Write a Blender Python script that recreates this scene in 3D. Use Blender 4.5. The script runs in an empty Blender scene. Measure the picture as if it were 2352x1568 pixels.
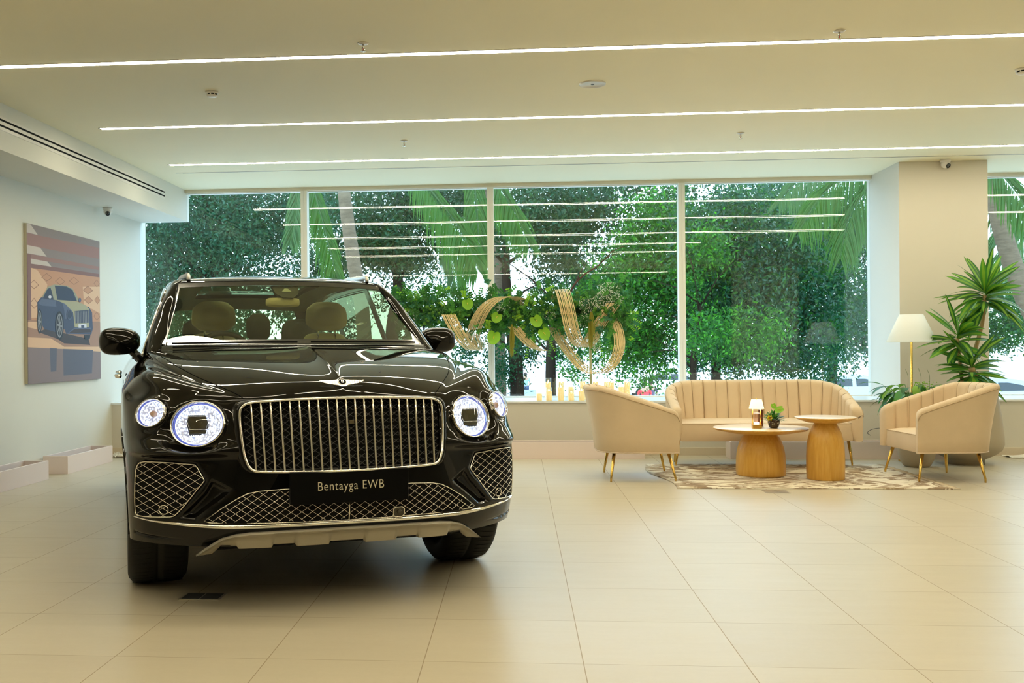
import bpy, bmesh, math, random
from mathutils import Vector, Matrix, Euler, noise
from mathutils.bvhtree import BVHTree
random.seed(11)
PI = math.pi
SC = bpy.context.scene
COL = SC.collection

# ------------------------------------------------------------------ mesh builder
class MB:
    def __init__(s): s.v = []; s.f = []; s.m = []
    def add(s, vs, fs, mi=0):
        n = len(s.v); s.v.extend([tuple(p) for p in vs]); s.f.extend([tuple(i + n for i in f) for f in fs]); s.m.extend([mi] * len(fs)); return n
    def box(s, x0, y0, z0, x1, y1, z1, mi=0):
        v = [(x, y, z) for z in (z0, z1) for y in (y0, y1) for x in (x0, x1)]
        s.add(v, [(0, 2, 3, 1), (4, 5, 7, 6), (0, 1, 5, 4), (2, 6, 7, 3), (0, 4, 6, 2), (1, 3, 7, 5)], mi)
    def poly(s, pts, mi=0): s.add(pts, [tuple(range(len(pts)))], mi)
    def grid(s, g, mi=0, closeu=False, closev=False, flip=False):
        R, Cn = len(g), len(g[0]); n = s.add([p for row in g for p in row], [])
        for i in range(R if closeu else R - 1):
            for j in range(Cn if closev else Cn - 1):
                a = n + i * Cn + j; b = n + i * Cn + (j + 1) % Cn; c = n + ((i + 1) % R) * Cn + (j + 1) % Cn; d = n + ((i + 1) % R) * Cn + j
                s.f.append((a, d, c, b) if flip else (a, b, c, d)); s.m.append(mi)
    def tube(s, pts, r, seg=8, mi=0, caps=True, closed=False, flat=None):
        pts = [Vector(p) for p in pts]; n = len(pts); rows = []; up = None
        for i, p in enumerate(pts):
            a = pts[(i - 1) % n] if (closed or i > 0) else p; b = pts[(i + 1) % n] if (closed or i < n - 1) else p
            t = (b - a)
            if t.length < 1e-9: t = Vector((0, 0, 1))
            t.normalize()
            if up is None:
                up = Vector((0, 0, 1)) if abs(t.z) < .9 else Vector((1, 0, 0))
            s1 = t.cross(up); s1.normalize(); up = s1.cross(t); up.normalize()
            rr = r[i] if isinstance(r, (list, tuple)) else r
            fx = flat if flat else 1.0
            rows.append([p + s1 * math.cos(2 * PI * k / seg) * rr + up * math.sin(2 * PI * k / seg) * rr * fx for k in range(seg)])
        s.grid(rows, mi, closeu=closed, closev=True)
        if caps and not closed:
            s.poly(rows[0], mi); s.poly(list(reversed(rows[-1])), mi)
    def lathe(s, prof, c=(0, 0, 0), seg=48, mi=0, axis='z'):
        rows = []
        for r, z in prof:
            row = []
            for k in range(seg):
                a = 2 * PI * k / seg; x, y = r * math.cos(a), r * math.sin(a)
                if axis == 'z': row.append((c[0] + x, c[1] + y, c[2] + z))
                elif axis == 'y': row.append((c[0] + x, c[1] + z, c[2] + y))
                else: row.append((c[0] + z, c[1] + x, c[2] + y))
            rows.append(row)
        s.grid(rows, mi, closev=True)
    def ball(s, c, r, mi=0, seg=10, rings=6, sc=(1, 1, 1)):
        s.lathe([(max(1e-5, r * math.sin(PI * i / rings)), 0) for i in range(0)] or [(0, 0)], seg=3) if False else None
        rows = []
        for i in range(rings + 1):
            th = PI * i / rings
            rows.append([(c[0] + sc[0] * r * math.sin(th) * math.cos(2 * PI * k / seg), c[1] + sc[1] * r * math.sin(th) * math.sin(2 * PI * k / seg), c[2] - sc[2] * r * math.cos(th)) for k in range(seg)])
        s.grid(rows, mi, closev=True)
    def build(s, name, mats, parent=None, smooth=True, angle=None, bevel=None, subsurf=0, weld=1e-5, recalc=True):
        me = bpy.data.meshes.new(name)
        me.from_pydata(s.v, [], s.f); me.update()
        if not isinstance(mats, (list, tuple)): mats = [mats]
        for m in mats: me.materials.append(m)
        for p, mi in zip(me.polygons, s.m): p.material_index = mi
        if weld or recalc:
            bm = bmesh.new(); bm.from_mesh(me)
            if weld: bmesh.ops.remove_doubles(bm, verts=bm.verts, dist=weld)
            if recalc: bmesh.ops.recalc_face_normals(bm, faces=bm.faces)
            bm.to_mesh(me); bm.free()
        if smooth:
            me.shade_smooth()
            if angle is not None: me.set_sharp_from_angle(angle=math.radians(angle))
        else: me.shade_flat()
        o = bpy.data.objects.new(name, me); COL.objects.link(o)
        if parent: o.parent = parent
        if bevel:
            b = o.modifiers.new('bevel', 'BEVEL'); b.width = bevel; b.segments = 3; b.limit_method = 'ANGLE'; b.harden_normals = False
            me.shade_smooth(); me.set_sharp_from_angle(angle=math.radians(40))
        if subsurf:
            m = o.modifiers.new('sub', 'SUBSURF'); m.levels = subsurf; m.render_levels = subsurf
        return o

def tag(o, label=None, cat=None, group=None, kind=None):
    if label: o['label'] = label
    if cat: o['category'] = cat
    if group: o['group'] = group
    if kind: o['kind'] = kind
    return o
def thing(name, label, cat, loc=(0, 0, 0), rz=0, group=None):
    o = bpy.data.objects.new(name, None); COL.objects.link(o); o.location = loc; o.rotation_euler = (0, 0, rz); o.empty_display_size = .1
    return tag(o, label, cat, group)
def struct(o): o['kind'] = 'structure'; return o
def kids(o): return [c for c in bpy.data.objects if c.parent == o]
def copy_tree(o, parent=None):
    c = o.copy(); COL.objects.link(c); c.parent = parent
    for ch in kids(o): copy_tree(ch, c)
    return c
def L3(a, b, t): return tuple(a[i] + (b[i] - a[i]) * t for i in range(3))
def smooth_poly(pts, n=6, closed=False):
    """Catmull-Rom through pts"""
    P = [Vector(p) for p in pts]; N = len(P); out = []
    rng = N if closed else N - 1
    for i in range(rng):
        p0 = P[(i - 1) % N] if (closed or i > 0) else P[0] * 2 - P[1]
        p1 = P[i]; p2 = P[(i + 1) % N]
        p3 = P[(i + 2) % N] if (closed or i < N - 2) else P[-1] * 2 - P[-2]
        for k in range(n):
            t = k / n
            out.append(.5 * ((2 * p1) + (-p0 + p2) * t + (2 * p0 - 5 * p1 + 4 * p2 - p3) * t * t + (-p0 + 3 * p1 - 3 * p2 + p3) * t ** 3))
    if not closed: out.append(P[-1])
    return out
def interp(tbl, x):
    if x <= tbl[0][0]: return tbl[0][1]
    for (a, b), (c, d) in zip(tbl, tbl[1:]):
        if x <= c: return b + (d - b) * (x - a) / (c - a)
    return tbl[-1][1]

# ------------------------------------------------------------------ materials
def mat(name, col=(.8, .8, .8), rough=.5, metal=0., spec=.5, emit=None, es=1., coat=0., coat_rough=.03, sheen=0., sheen_tint=None, alpha=1., trans=0., ior=1.45, sss=0.):
    m = bpy.data.materials.new(name); m.use_nodes = True; b = m.node_tree.nodes['Principled BSDF']; i = b.inputs
    i['Base Color'].default_value = (*col, 1); i['Roughness'].default_value = rough; i['Metallic'].default_value = metal
    i['Specular IOR Level'].default_value = spec; i['IOR'].default_value = ior
    i['Coat Weight'].default_value = coat; i['Coat Roughness'].default_value = coat_rough
    i['Transmission Weight'].default_value = trans; i['Alpha'].default_value = alpha
    if sheen: i['Sheen Weight'].default_value = sheen; i['Sheen Roughness'].default_value = .4
    if sheen and sheen_tint: i['Sheen Tint'].default_value = (*sheen_tint, 1)
    if emit: i['Emission Color'].default_value = (*emit, 1); i['Emission Strength'].default_value = es
    return m
class NT:
    def __init__(s, m): s.m = m; s.t = m.node_tree; s.n = s.t.nodes; s.b = s.n.get('Principled BSDF')
    def node(s, ty, ins=None, **kw):
        x = s.n.new(ty)
        for k, v in kw.items(): setattr(x, k, v)
        for k, v in (ins or {}).items(): s.set(x, k, v)
        return x
    def set(s, x, k, v):
        i = x.inputs[k]
        if isinstance(v, bpy.types.NodeSocket): s.t.links.new(v, i)
        elif isinstance(v, bpy.types.Node): s.t.links.new(v.outputs[0], i)
        else: i.default_value = v
    def math(s, op, a, b=None, c=None):
        x = s.n.new('ShaderNodeMath'); x.operation = op; s.set(x, 0, a)
        if b is not None: s.set(x, 1, b)
        if c is not None: s.set(x, 2, c)
        return x.outputs[0]
    def mix(s, f, a, b, blend='MIX'):
        x = s.n.new('ShaderNodeMix'); x.data_type = 'RGBA'; x.blend_type = blend
        s.set(x, 0, f); s.set(x, 6, a if isinstance(a, (bpy.types.NodeSocket,)) else (*a, 1)); s.set(x, 7, b if isinstance(b, (bpy.types.NodeSocket,)) else (*b, 1)); return x.outputs[2]
    def ramp(s, f, stops):
        x = s.n.new('ShaderNodeValToRGB'); s.set(x, 0, f); e = x.color_ramp.elements
        while len(e) < len(stops): e.new(.5)
        for q, (p, c) in zip(e, stops): q.position = p; q.color = (*c, 1) if len(c) == 3 else c
        return x.outputs[0]
    def noise(s, vec, scale, detail=3, rough=.5, out=0, dist=0):
        x = s.n.new('ShaderNodeTexNoise'); s.set(x, 'Scale', scale); s.set(x, 'Detail', detail); s.set(x, 'Roughness', rough); s.set(x, 'Distortion', dist)
        if vec is not None: s.t.links.new(vec, x.inputs['Vector'])
        return x.outputs[out]
    def obj(s): return s.n.new('ShaderNodeTexCoord').outputs['Object']
    def pos(s): return s.n.new('ShaderNodeNewGeometry').outputs['Position']
    def mapping(s, vec, scale=(1, 1, 1), rot=(0, 0, 0), loc=(0, 0, 0)):
        x = s.n.new('ShaderNodeMapping'); s.t.links.new(vec, x.inputs[0]); x.inputs['Scale'].default_value = scale; x.inputs['Rotation'].default_value = rot; x.inputs['Location'].default_value = loc; return x.outputs[0]
    def bump(s, h, strength=.3, dist=.01):
        x = s.node('ShaderNodeBump', {'Height': h, 'Strength': strength, 'Distance': dist}); s.t.links.new(x.outputs[0], s.b.inputs['Normal'])
    def base(s, c): s.t.links.new(c, s.b.inputs['Base Color'])

def pane_mat(name, refl=.1, tint=(.95, .98, .96), rough=0.0):
    """thin flat pane: transmits straight through, reflects by angle"""
    m = bpy.data.materials.new(name); m.use_nodes = True; n = NT(m); n.n.remove(n.b)
    out = n.n['Material Output']
    tr = n.node('ShaderNodeBsdfTransparent', {'Color': (*tint, 1)}); gl = n.node('ShaderNodeBsdfGlossy', {'Color': (1, 1, 1, 1), 'Roughness': rough})
    lw = n.node('ShaderNodeLayerWeight', {'Blend': .5})
    f5 = n.math('POWER', lw.outputs['Facing'], 4.0)
    f = n.math('MULTIPLY_ADD', f5, 1 - refl, refl)
    mx = n.node('ShaderNodeMixShader'); n.set(mx, 0, f); n.t.links.new(tr.outputs[0], mx.inputs[1]); n.t.links.new(gl.outputs[0], mx.inputs[2])
    n.t.links.new(mx.outputs[0], out.inputs['Surface'])
    return m

WARM = (1.0, .83, .52)
M = {}
def paint(name, col, rough=.6, bump=.02):
    m = mat(name, col, rough, spec=.3); n = NT(m); p = n.pos()
    f = n.noise(p, 1.1, 3); n.base(n.mix(f, tuple(c * .965 for c in col), tuple(min(1, c * 1.02) for c in col)))
    n.bump(n.noise(p, 260, 2), bump, .002); return m
M['wall'] = paint('wall_paint', (.70, .69, .62))
M['wall_warm'] = paint('column_paint', (.64, .60, .515))
M['ceil'] = paint('ceiling_paint', (.91, .85, .63), .7)
M['white'] = mat('white_frame', (.82, .80, .72), .35)
M['header'] = mat('header_paint', (.72, .68, .55), .5)
M['pink'] = mat('pinkish_laminate', (.80, .68, .64), .35)
M['black'] = mat('black_matte', (.004, .004, .004), .7, spec=.12)
M['dark'] = mat('dark_metal', (.05, .05, .05), .4)
M['strip'] = mat('light_strip', (1, 1, 1), .5, emit=(1.0, .90, .66), es=29.0)
M['brass'] = mat('brushed_brass', (.72, .47, .12), .25, metal=1.)
M['chrome'] = mat('chrome', (.86, .84, .80), .07, metal=1.)
M['satin'] = mat('satin_silver', (.55, .52, .44), .33, metal=.85)
M['plastic_white'] = mat('white_plastic', (.75, .72, .66), .35)
# floor tiles
m = mat('floor_tiles', (.6, .54, .42), .3, spec=.45); n = NT(m); p = n.pos()
sp = n.node('ShaderNodeSeparateXYZ', {0: p})
def cell(sock, off): return n.math('DIVIDE', n.math('SUBTRACT', sock, off), .6)
cx = cell(sp.outputs[0], -.368); cy = cell(sp.outputs[1], 3.787)
def line(c, w):
    fr = n.math('FRACT', c); d = n.math('MINIMUM', fr, n.math('SUBTRACT', 1.0, fr)); return n.math('LESS_THAN', d, w)
gx = line(cx, .0033); gy = line(cy, .0026)
g = n.math('MAXIMUM', gx, gy)
idv = n.node('ShaderNodeCombineXYZ', {0: n.math('FLOOR', cx), 1: n.math('FLOOR', cy)})
wn = n.node('ShaderNodeTexWhiteNoise', {'Vector': idv.outputs[0]}); wn.noise_dimensions = '2D'
str_ = n.noise(n.mapping(p, (1.2, 6, 1)), 2.2, 5, .6); fine = n.noise(p, 40, 3)
c1 = n.mix(wn.outputs[0], (.505, .445, .33), (.54, .48, .36)); c2 = n.mix(n.math('MULTIPLY', str_, .35), c1, (.44, .385, .29)); c2 = n.mix(n.math('MULTIPLY', fine, .12), c2, (.75, .69, .56))
n.base(n.mix(g, c2, (.33, .26, .17)))
n.set(n.b, 'Roughness', n.math('MULTIPLY_ADD', g, .3, n.math('MULTIPLY_ADD', str_, .12, .27)))
n.bump(n.math('SUBTRACT', n.math('MULTIPLY', fine, .08), g), .25, .002)
M['floor'] = m
# ------------------------------------------------------------------ camera
F_, YAW, ROLL, CX_, CY_, CAMH = 2311.2717, -.0801, -.0080, 1006.1732, 802.5388, 1.1777
_cy, _sy = math.cos(YAW), math.sin(YAW); _f = Vector((_sy, _cy, 0)); _r0 = Vector((_cy, -_sy, 0)); _u0 = Vector((0, 0, 1))
_r = math.cos(ROLL) * _r0 + math.sin(ROLL) * _u0; _u = -math.sin(ROLL) * _r0 + math.cos(ROLL) * _u0
cd = bpy.data.cameras.new('camera'); cam = bpy.data.objects.new('camera', cd); COL.objects.link(cam)
cam.matrix_world = Matrix(((_r.x, _u.x, -_f.x, 0), (_r.y, _u.y, -_f.y, 0), (_r.z, _u.z, -_f.z, CAMH), (0, 0, 0, 1)))
cd.sensor_width = 36; cd.lens = F_ / 2352 * 36; cd.shift_x = (1176 - CX_) / 2352; cd.shift_y = (CY_ - 784) / 2352; cd.clip_end = 2000
SC.camera = cam
CAM = Vector((0, 0, CAMH))
def ray(px, py): return _r * (px - CX_) - _u * (py - CY_) + _f * F_
def atY(px, py, Y): d = ray(px, py); return CAM + d * (Y / d.y)
def atX(px, py, X): d = ray(px, py); return CAM + d * (X / d.x)
def atZ(px, py, Z=0): d = ray(px, py); return CAM + d * ((Z - CAMH) / d.z)

# ------------------------------------------------------------------ room
ZC, YW, YG, XL, XR, YB = 3.157, 11.2, 12.10, -4.66, 9.0, -6.0
SILL = .597
def sbox(name, a, b, m, bevel=None, parent=None):
    q = MB(); q.box(*a, *b); return struct(q.build(name, m, parent, smooth=False, bevel=bevel))
sbox('floor', (XL - .3, YB - .3, -.1), (XR + .3, YG + .12, 0), M['floor'])
sbox('ceiling', (XL - .3, YB - .3, ZC), (XR + .3, YG + .3, ZC + .12), M['ceil'])
sbox('wall_left', (XL - .2, YB - .2, 0), (XL, YG + .2, ZC), M['wall'])
sbox('wall_right', (XR, YB - .2, 0), (XR + .2, YG + .2, ZC), M['wall'])
q = MB(); q.box(XL - .2, YB - .2, 0, .9, YB, ZC); q.box(2.9, YB - .2, 0, XR, YB, ZC); q.box(.9, YB - .2, 2.7, 2.9, YB, ZC); struct(q.build('wall_rear', M['wall_warm'], smooth=False))
sbox('door_1', (.9, YB - .16, 0), (2.9, YB - .1, 2.7), mat('dark_door', (.03, .032, .03), .2))
# wall under the windows, with the deep sill on top
q = MB(); q.box(XL, YW, 0, XR, YG + .1, SILL - .02); struct(q.build('wall_window', M['wall_warm'], smooth=False))
q = MB(); q.box(XL, YW - .012, SILL - .02, XR, YG + .1, SILL); struct(q.build('trim_1', mat('sill_stone', (.80, .82, .82), .25), smooth=False))
# columns
COLX0, COLX1 = 4.092, 5.012
sbox('wall_column', (COLX0, YW - .001, SILL - .021), (COLX1, YG + .1, ZC), M['wall_warm'])
sbox('wall_pillar', (4.15, 4.1, 0), (5.2, 5.0, ZC), M['wall_warm'])
sbox('wall_column_1', (8.2, YW - .001, SILL - .021), (XR, YG + .1, ZC), M['wall_warm'])
# bulkhead along the left wall with its slot diffuser
BX, BZ = atY(428, 470, YG).x, atY(360, 509, YG).z
q = MB(); q.box(XL, YB, BZ, BX, YG + .1, ZC); bulk = struct(q.build('ceiling_bulkhead', M['wall'], smooth=False))
# baseboard of the window wall
sbox('baseboard_window', (XL, YW - .012, 0), (XR, YW + .01, .085), mat('beige_skirting', (.62, .53, .40), .4), bevel=.002)
# header over the glass
HZ = atY(1127, 431, YG).z
sbox('trim_2', (XL, YG - .06, HZ), (COLX0, YG + .02, ZC), M['header'])
sbox('trim_3', (COLX1, YG - .06, HZ - .0), (8.2, YG + .02, ZC), M['header'])
# windows: frame bars + panes
edges = [XL - .1] + [(atY(a, 600, YG).x + atY(b, 600, YG).x) / 2 for a, b in ((695, 708), (1122, 1133), (1558, 1571))] + [COLX0]
pane = pane_mat('window_glass', .045, (.93, .955, .955))
def window(i, x0, x1, l, r):
    f = MB(); w = .038
    if l: f.box(x0 - .001, YG - .075, SILL, x0 + w, YG + .05, HZ)
    f.box(x0, YG - .02, SILL, x1, YG + .05, SILL + .014); f.box(x0, YG - .02, HZ - .008, x1, YG + .05, HZ)
    if r: f.box(x1 - w, YG - .075, SILL, x1 + .001, YG + .05, HZ)
    fr = struct(f.build('window_%d' % i, M['white'], smooth=False))
    g = MB()
    for dy, sag in ((0, .0), (.022, .0022)):
        N_ = 20; g.grid([[(x0 + (x1 - x0) * (u / N_), YG + dy - sag * (1 - (2 * u / N_ - 1) ** 2) * (1 - (2 * v / N_ - 1) ** 2), SILL + (HZ - SILL) * v / N_) for u in range(N_ + 1)] for v in range(N_ + 1)])
    o = g.build('pane', pane, fr, smooth=True, recalc=False)
    return fr
for i in range(4): window(i + 1, edges[i], edges[i + 1], i > 0, i < 3)
window(5, COLX1, 8.2, False, False)

# recessed light strips in the ceiling
def strip_light(name, label, y, x0, x1, z):
    o = thing(name, label, 'ceiling light', (x0, y, z), 0, 'linear lights recessed in the ceiling')
    q = MB(); q.box(0, -.026, -.004, x1 - x0, .026, .001); q.build('diffuser', M['strip'], o, smooth=False)
    q = MB(); q.box(-.012, -.034, -.0025, x1 - x0, -.0265, .001); q.box(-.012, .0265, -.0025, x1 - x0, .034, .001); q.box(-.012, -.034, -.0025, -.001, .034, .001)
    q.build('trim_edge', M['dark'], o, smooth=False)
ZD = 2.86
q = MB(); q.box(XL, YB, ZD, XR, 2.6, ZC); struct(q.build('ceiling_dropped', M['ceil'], smooth=False))
for y, lab, x1, z in ((10.41, 'bright light strip in the ceiling closest to the windows, above the slot diffuser', 7.6, ZC),
               (8.65, 'long bright light strip in the ceiling, middle one of the three visible rows', 7.6, ZC),
               (6.70, 'long bright light strip running across the ceiling, the one highest in the photo', 7.6, ZC),
               (4.95, 'ceiling light strip nearer than the visible rows, fourth line mirrored in the window glass', 3.4, ZC),
               (3.30, 'ceiling light strip over the bonnet, fifth line mirrored in the window glass', 3.35, ZC),
               (1.6, 'light strip on the lowered ceiling, faint lowest line in the windows', 3.3, ZD)):
    strip_light('strip_light', lab, y, -3.674, x1, z)
# slot diffuser in the ceiling by the window
sd = thing('slot_diffuser', 'thin dark air slot in the ceiling just before the windows', 'air vent', (-3.7, 10.9, ZC))
q = MB(); q.box(0, -.012, -.002, 11, .008, .001); q.build('slot', mat('slot_grey', (.10, .09, .06), .6), sd, smooth=False)
q = MB(); q.box(-.07, -.020, -.003, 11, -.0125, .001); q.build('edge_bead', M['plastic_white'], sd, smooth=False)
# slot diffuser on the bulkhead face
BXf = BX + .001
def bz(px, py): return atX(px, py, BXf)
z1, z2 = bz(200, 362), bz(200, 375.5)
yend = bz(378, 446).y
sv = thing('linear_vent', 'white linear air vent with two long black slots on the left bulkhead', 'air vent', (BXf, yend, z1.z))
zz1, zz2 = bz(189, 358).z - z1.z, bz(189, 369).z - z1.z
q = MB(); q.box(-.004, -9.5, zz2 - .035, .004, 0, zz1 + .03); q.build('vent_frame', M['plastic_white'], sv, smooth=False, bevel=.002)
for a in (zz1, zz2):
    q = MB(); q.box(.0, -9.5, a - .008, .0055, -.004, a + .008); q.build('slot', M['black'], sv, smooth=False)

# sprinklers, detectors, speaker, cameras
def sprinkler(px, py, label):
    p = atZ(px, py, ZC); o = thing('sprinkler', label, 'sprinkler', (p.x, p.y, ZC), 0, 'ceiling sprinklers')
    q = MB(); q.lathe([(0.001, -.001), (.036, -.001), (.036, -.004), (.022, -.010), (.001, -.010)], seg=24); q.build('escutcheon', M['plastic_white'], o)
    q = MB(); q.tube([(0, 0, -.01), (0, 0, -.03)], .007, 8); q.tube([(-.008, 0, -.026), (-.010, 0, -.04), (0, 0, -.052)], .002, 6); q.tube([(.008, 0, -.026), (.010, 0, -.04), (0, 0, -.052)], .002, 6); q.build('frame', M['chrome'], o)
    q = MB(); q.tube([(0, 0, -.03), (0, 0, -.05)], .0025, 8); q.build('bulb', mat('red_glass', (.7, .05, .03), .1), o)
    q = MB(); q.lathe([(.001, -.052), (.016, -.053), (.016, -.055), (.001, -.055)], seg=16); q.build('deflector', M['chrome'], o)
sprinkler(834, 99, 'small ceiling sprinkler above the highest light strip, over the car')
sprinkler(928, 322.5, 'small ceiling sprinkler just above the lowest light strip, left of centre')
sprinkler(1701, 305, 'small ceiling sprinkler above the lowest light strip, over the sofa')
sprinkler(1928, 70.5, 'small ceiling sprinkler just above the highest light strip, toward the column')
def smoke(px, py, label):
    p = atZ(px, py, ZC); o = thing('smoke_detector', label, 'smoke detector', (p.x, p.y, ZC), 0, 'ceiling smoke detectors')
    q = MB(); q.lathe([(.001, 0), (.052, 0), (.05, -.012), (.045, -.016), (.001, -.016)], seg=32); q.build('base', M['plastic_white'], o)
    q = MB(); q.lathe([(.038, -.015), (.038, -.028)], seg=24); q.build('chamber', M['black'], o)
    q = MB(); q.lathe([(.040, -.026), (.042, -.030), (.034, -.038), (.001, -.040)], seg=32)
    for k in range(8):
        a = k * PI / 4; q.tube([(.039 * math.cos(a), .039 * math.sin(a), -.015), (.039 * math.cos(a), .039 * math.sin(a), -.028)], .004, 6)
    q.build('cap', M['plastic_white'], o)
smoke(487, 211, 'small round white smoke detector on the ceiling at upper left')
smoke(2349, 158, 'white smoke detector on the ceiling cut by the right picture edge')
p = atZ(1361, 192, ZC); o = thing('ceiling_speaker', 'flat round white speaker cover on the ceiling between two light strips', 'speaker', (p.x, p.y, ZC))
q = MB(); q.lathe([(.001, -.006), (.088, -.006), (.092, -.009), (.098, -.009), (.10, 0)], seg=48); q.build('cover', M['plastic_white'], o)
q = MB(); q.lathe([(.001, -.0085), (.012, -.0085), (.013, -.006)], seg=16); q.build('badge', M['dark'], o)
def dome(p, label, s=1.0):
    o = thing('security_camera', label, 'security camera', p, 0, 'dome security cameras')
    q = MB(); q.lathe([(.001, 0), (.052 * s, 0), (.052 * s, -.018 * s), (.046 * s, -.03 * s), (.001, -.03 * s)], seg=32); q.build('base', M['plastic_white'], o)
    q = MB(); q.ball((0, 0, -.045 * s), .045 * s, seg=24, rings=16); q.build('ball_housing', M['plastic_white'], o)
    d = Vector((.35, -.75, -.55)).normalized(); c = Vector((0, 0, -.045 * s)); q = MB()
    q.tube([c + d * .030 * s, c + d * .048 * s], .024 * s, 20); l = q.build('lens', mat('lens_glass', (.01, .015, .02), .08, coat=1.), o)
    q = MB(); q.tube([c + d * .040 * s, c + d * .0485 * s], .027 * s, 20, caps=False); q.build('lens_ring', M['dark'], o)
    return o
p = atZ(2171, 367, ZC); dome((p.x, YW - .07, ZC), 'white dome security camera on the ceiling in front of the column')
dp = atX(247, 485, XL + .12); dome((dp.x, dp.y, BZ), 'white dome security camera under the left bulkhead above the poster', 1.0)

# low light boxes on the floor along the walls
zt = atY(1300, 1015, 10.8).z
def plinth(name, label, x0, y0, x1, y1, h):
    o = thing(name, label, 'light box', (x0, y0, 0), 0, 'pinkish low light boxes along the walls'); w, d, t = x1 - x0, y1 - y0, .018
    q = MB(); q.box(0, 0, 0, w, t, h); q.build('front_panel', M['pink'], o, smooth=False, bevel=.002)
    q = MB(); q.box(0, d - t, 0, w, d, h); q.build('back_panel', M['pink'], o, smooth=False, bevel=.002)
    q = MB(); q.box(0, t, 0, t, d - t, h); q.build('end_panel', M['pink'], o, smooth=False, bevel=.002)
    q = MB(); q.box(w - t, t, 0, w, d - t, h); q.build('end_panel', M['pink'], o, smooth=False, bevel=.002)
    q = MB(); q.box(t, t, h * .55, w - t, d - t, h * .55 + .01); q.build('cover_plate', M['dark'], o, smooth=False)
    return o
plinth('light_box', 'long low pinkish box under the window wall behind the left armchair', -1.3, 10.80, atY(1481, 1054, 10.8).x, 11.05, zt)
xa = atY(1678, 1054, 10.80).x
plinth('light_box', 'low pinkish box on the floor behind the sofa, reaching to the big pots', xa, 10.80, 4.45, 11.05, zt)
XPf = -4.37
a = atX(112, 1102, XPf); plinth('light_box', 'low pinkish box along the left wall, cut by the picture edge', XL + .04, 6.0, XPf, a.y, atX(112, 1057, XPf).z)
a = atX(156, 1088, XPf); b = atX(259, 1060, XPf); plinth('light_box', 'low pinkish box along the left wall, the shorter one beside the car', XL + .04, a.y, XPf, b.y, atX(157, 1047, XPf).z)
# crumpled paper by the skirting
def paper(name, label, c, sx, sy, h, seed):
    q = MB(); R = 9; g = []
    for i in range(R):
        g.append([(c[0] + (i / (R - 1) - .5) * sx + .02 * noise.noise(Vector((i, j, seed))), c[1] + (j / (R - 1) - .5) * sy + .02 * noise.noise(Vector((i, j, seed + 4))), .003 + abs(h * noise.noise(Vector((i * .9, j * .9, seed * 3.3))))) for j in range(R)])
    q.grid(g); o = q.build(name, M['plastic_white'], smooth=False); tag(o, label, 'paper')
    s = o.modifiers.new('t', 'SOLIDIFY'); s.thickness = .002
paper('paper_sheet', 'crumpled white paper on the floor by the left corner skirting', (atZ(272, 1052).x, 10.95, 0), .2, .12, .09, 2)
paper('paper_sheet', 'white protective paper lying along the skirting right of the big pot', (5.6, 11.02, 0), 1.0, .22, .05, 7)
# floor sockets
def floor_box(name, label, px, py, w, d, m):
    p = atZ(px, py); o = thing(name, label, 'floor box', (p.x, p.y, 0))
    q = MB(); q.box(-w / 2, -d / 2, 0, w / 2, d / 2, .003); q.build('frame', M['satin'], o, smooth=False, bevel=.0008)
    q = MB(); q.box(-w / 2 + .012, -d / 2 + .012, .002, -.004, d / 2 - .012, .0045); q.box(.004, -d / 2 + .012, .002, w / 2 - .012, d / 2 - .012, .0045); q.build('lid', m, o, smooth=False)
floor_box('floor_box', 'dark metal floor outlet under the front edge of the car', 466, 1370, .20, .13, M['dark'])
floor_box('floor_box', 'grey floor outlet in the tiles at the front edge of the rug', 1782, 1129, .19, .19, M['satin'])
# ------------------------------------------------------------------ the car
CARX, CARPHI = -.97, math.radians(22)
car = thing('car', 'large black luxury SUV with lit round headlights parked on the cream tiles', 'car', (CARX, 5.0, 0), CARPHI)
M['paint'] = mat('black_car_paint', (.0030, .0027, .0022), .5, spec=.0, coat=1., coat_rough=.008)
M['paint'].node_tree.nodes['Principled BSDF'].inputs['Coat IOR'].default_value = 1.39
M['trimblack'] = mat('gloss_black_trim', (.004, .004, .004), .12, spec=.5)
M['rubber'] = mat('tyre_rubber', (.012, .012, .011), .62, spec=.3)
M['gap'] = mat('panel_gap', (.001, .001, .001), .9, spec=.1)
M['silverpaint'] = mat('silver_skid_paint', (.42, .39, .31), .36, metal=.4, coat=.3)

UX = [0, .05, .22, .44, .56, .68, .80, .89, .95]
FR = [(.305, (-.46, -.46, -.45, -.42, -.36, -.27, -.17, -.06)),
      (.36, (-.50, -.497, -.485, -.455, -.395, -.305, -.21, -.09)),
      (.45, (-.532, -.526, -.503, -.468, -.408, -.325, -.24, -.12)),
      (.56, (-.532, -.524, -.49, -.442, -.385, -.318, -.25, -.13)),
      (.66, (-.532, -.522, -.478, -.42, -.362, -.312, -.255, -.13)),
      (.698, (-.530, -.520, -.474, -.412, -.355, -.308, -.25, -.12)),
      (.720, (-.536, -.526, -.480, -.436, -.412, -.372, -.302, -.13)),
      (.745, (-.536, -.526, -.480, -.436, -.410, -.362, -.288, -.12)),
      (.775, (-.532, -.522, -.470, -.412, -.368, -.312, -.236, -.095)),
      (.80, (-.53, -.52, -.465, -.40, -.345, -.285, -.205, -.08)),
      (.88, (-.51, -.50, -.44, -.372, -.31, -.235, -.15, -.03)),
      (.94, (-.48, -.47, -.412, -.345, -.27, -.195, -.10, .02))]
FR = [(z_, (y_[0], y_[0] + (y_[1] - y_[0]) * .1) + tuple(y_[1:])) for z_, y_ in FR]
Fg = [[(UX[u], r[1][u], r[0]) for u in range(9)] for r in FR]
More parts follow.
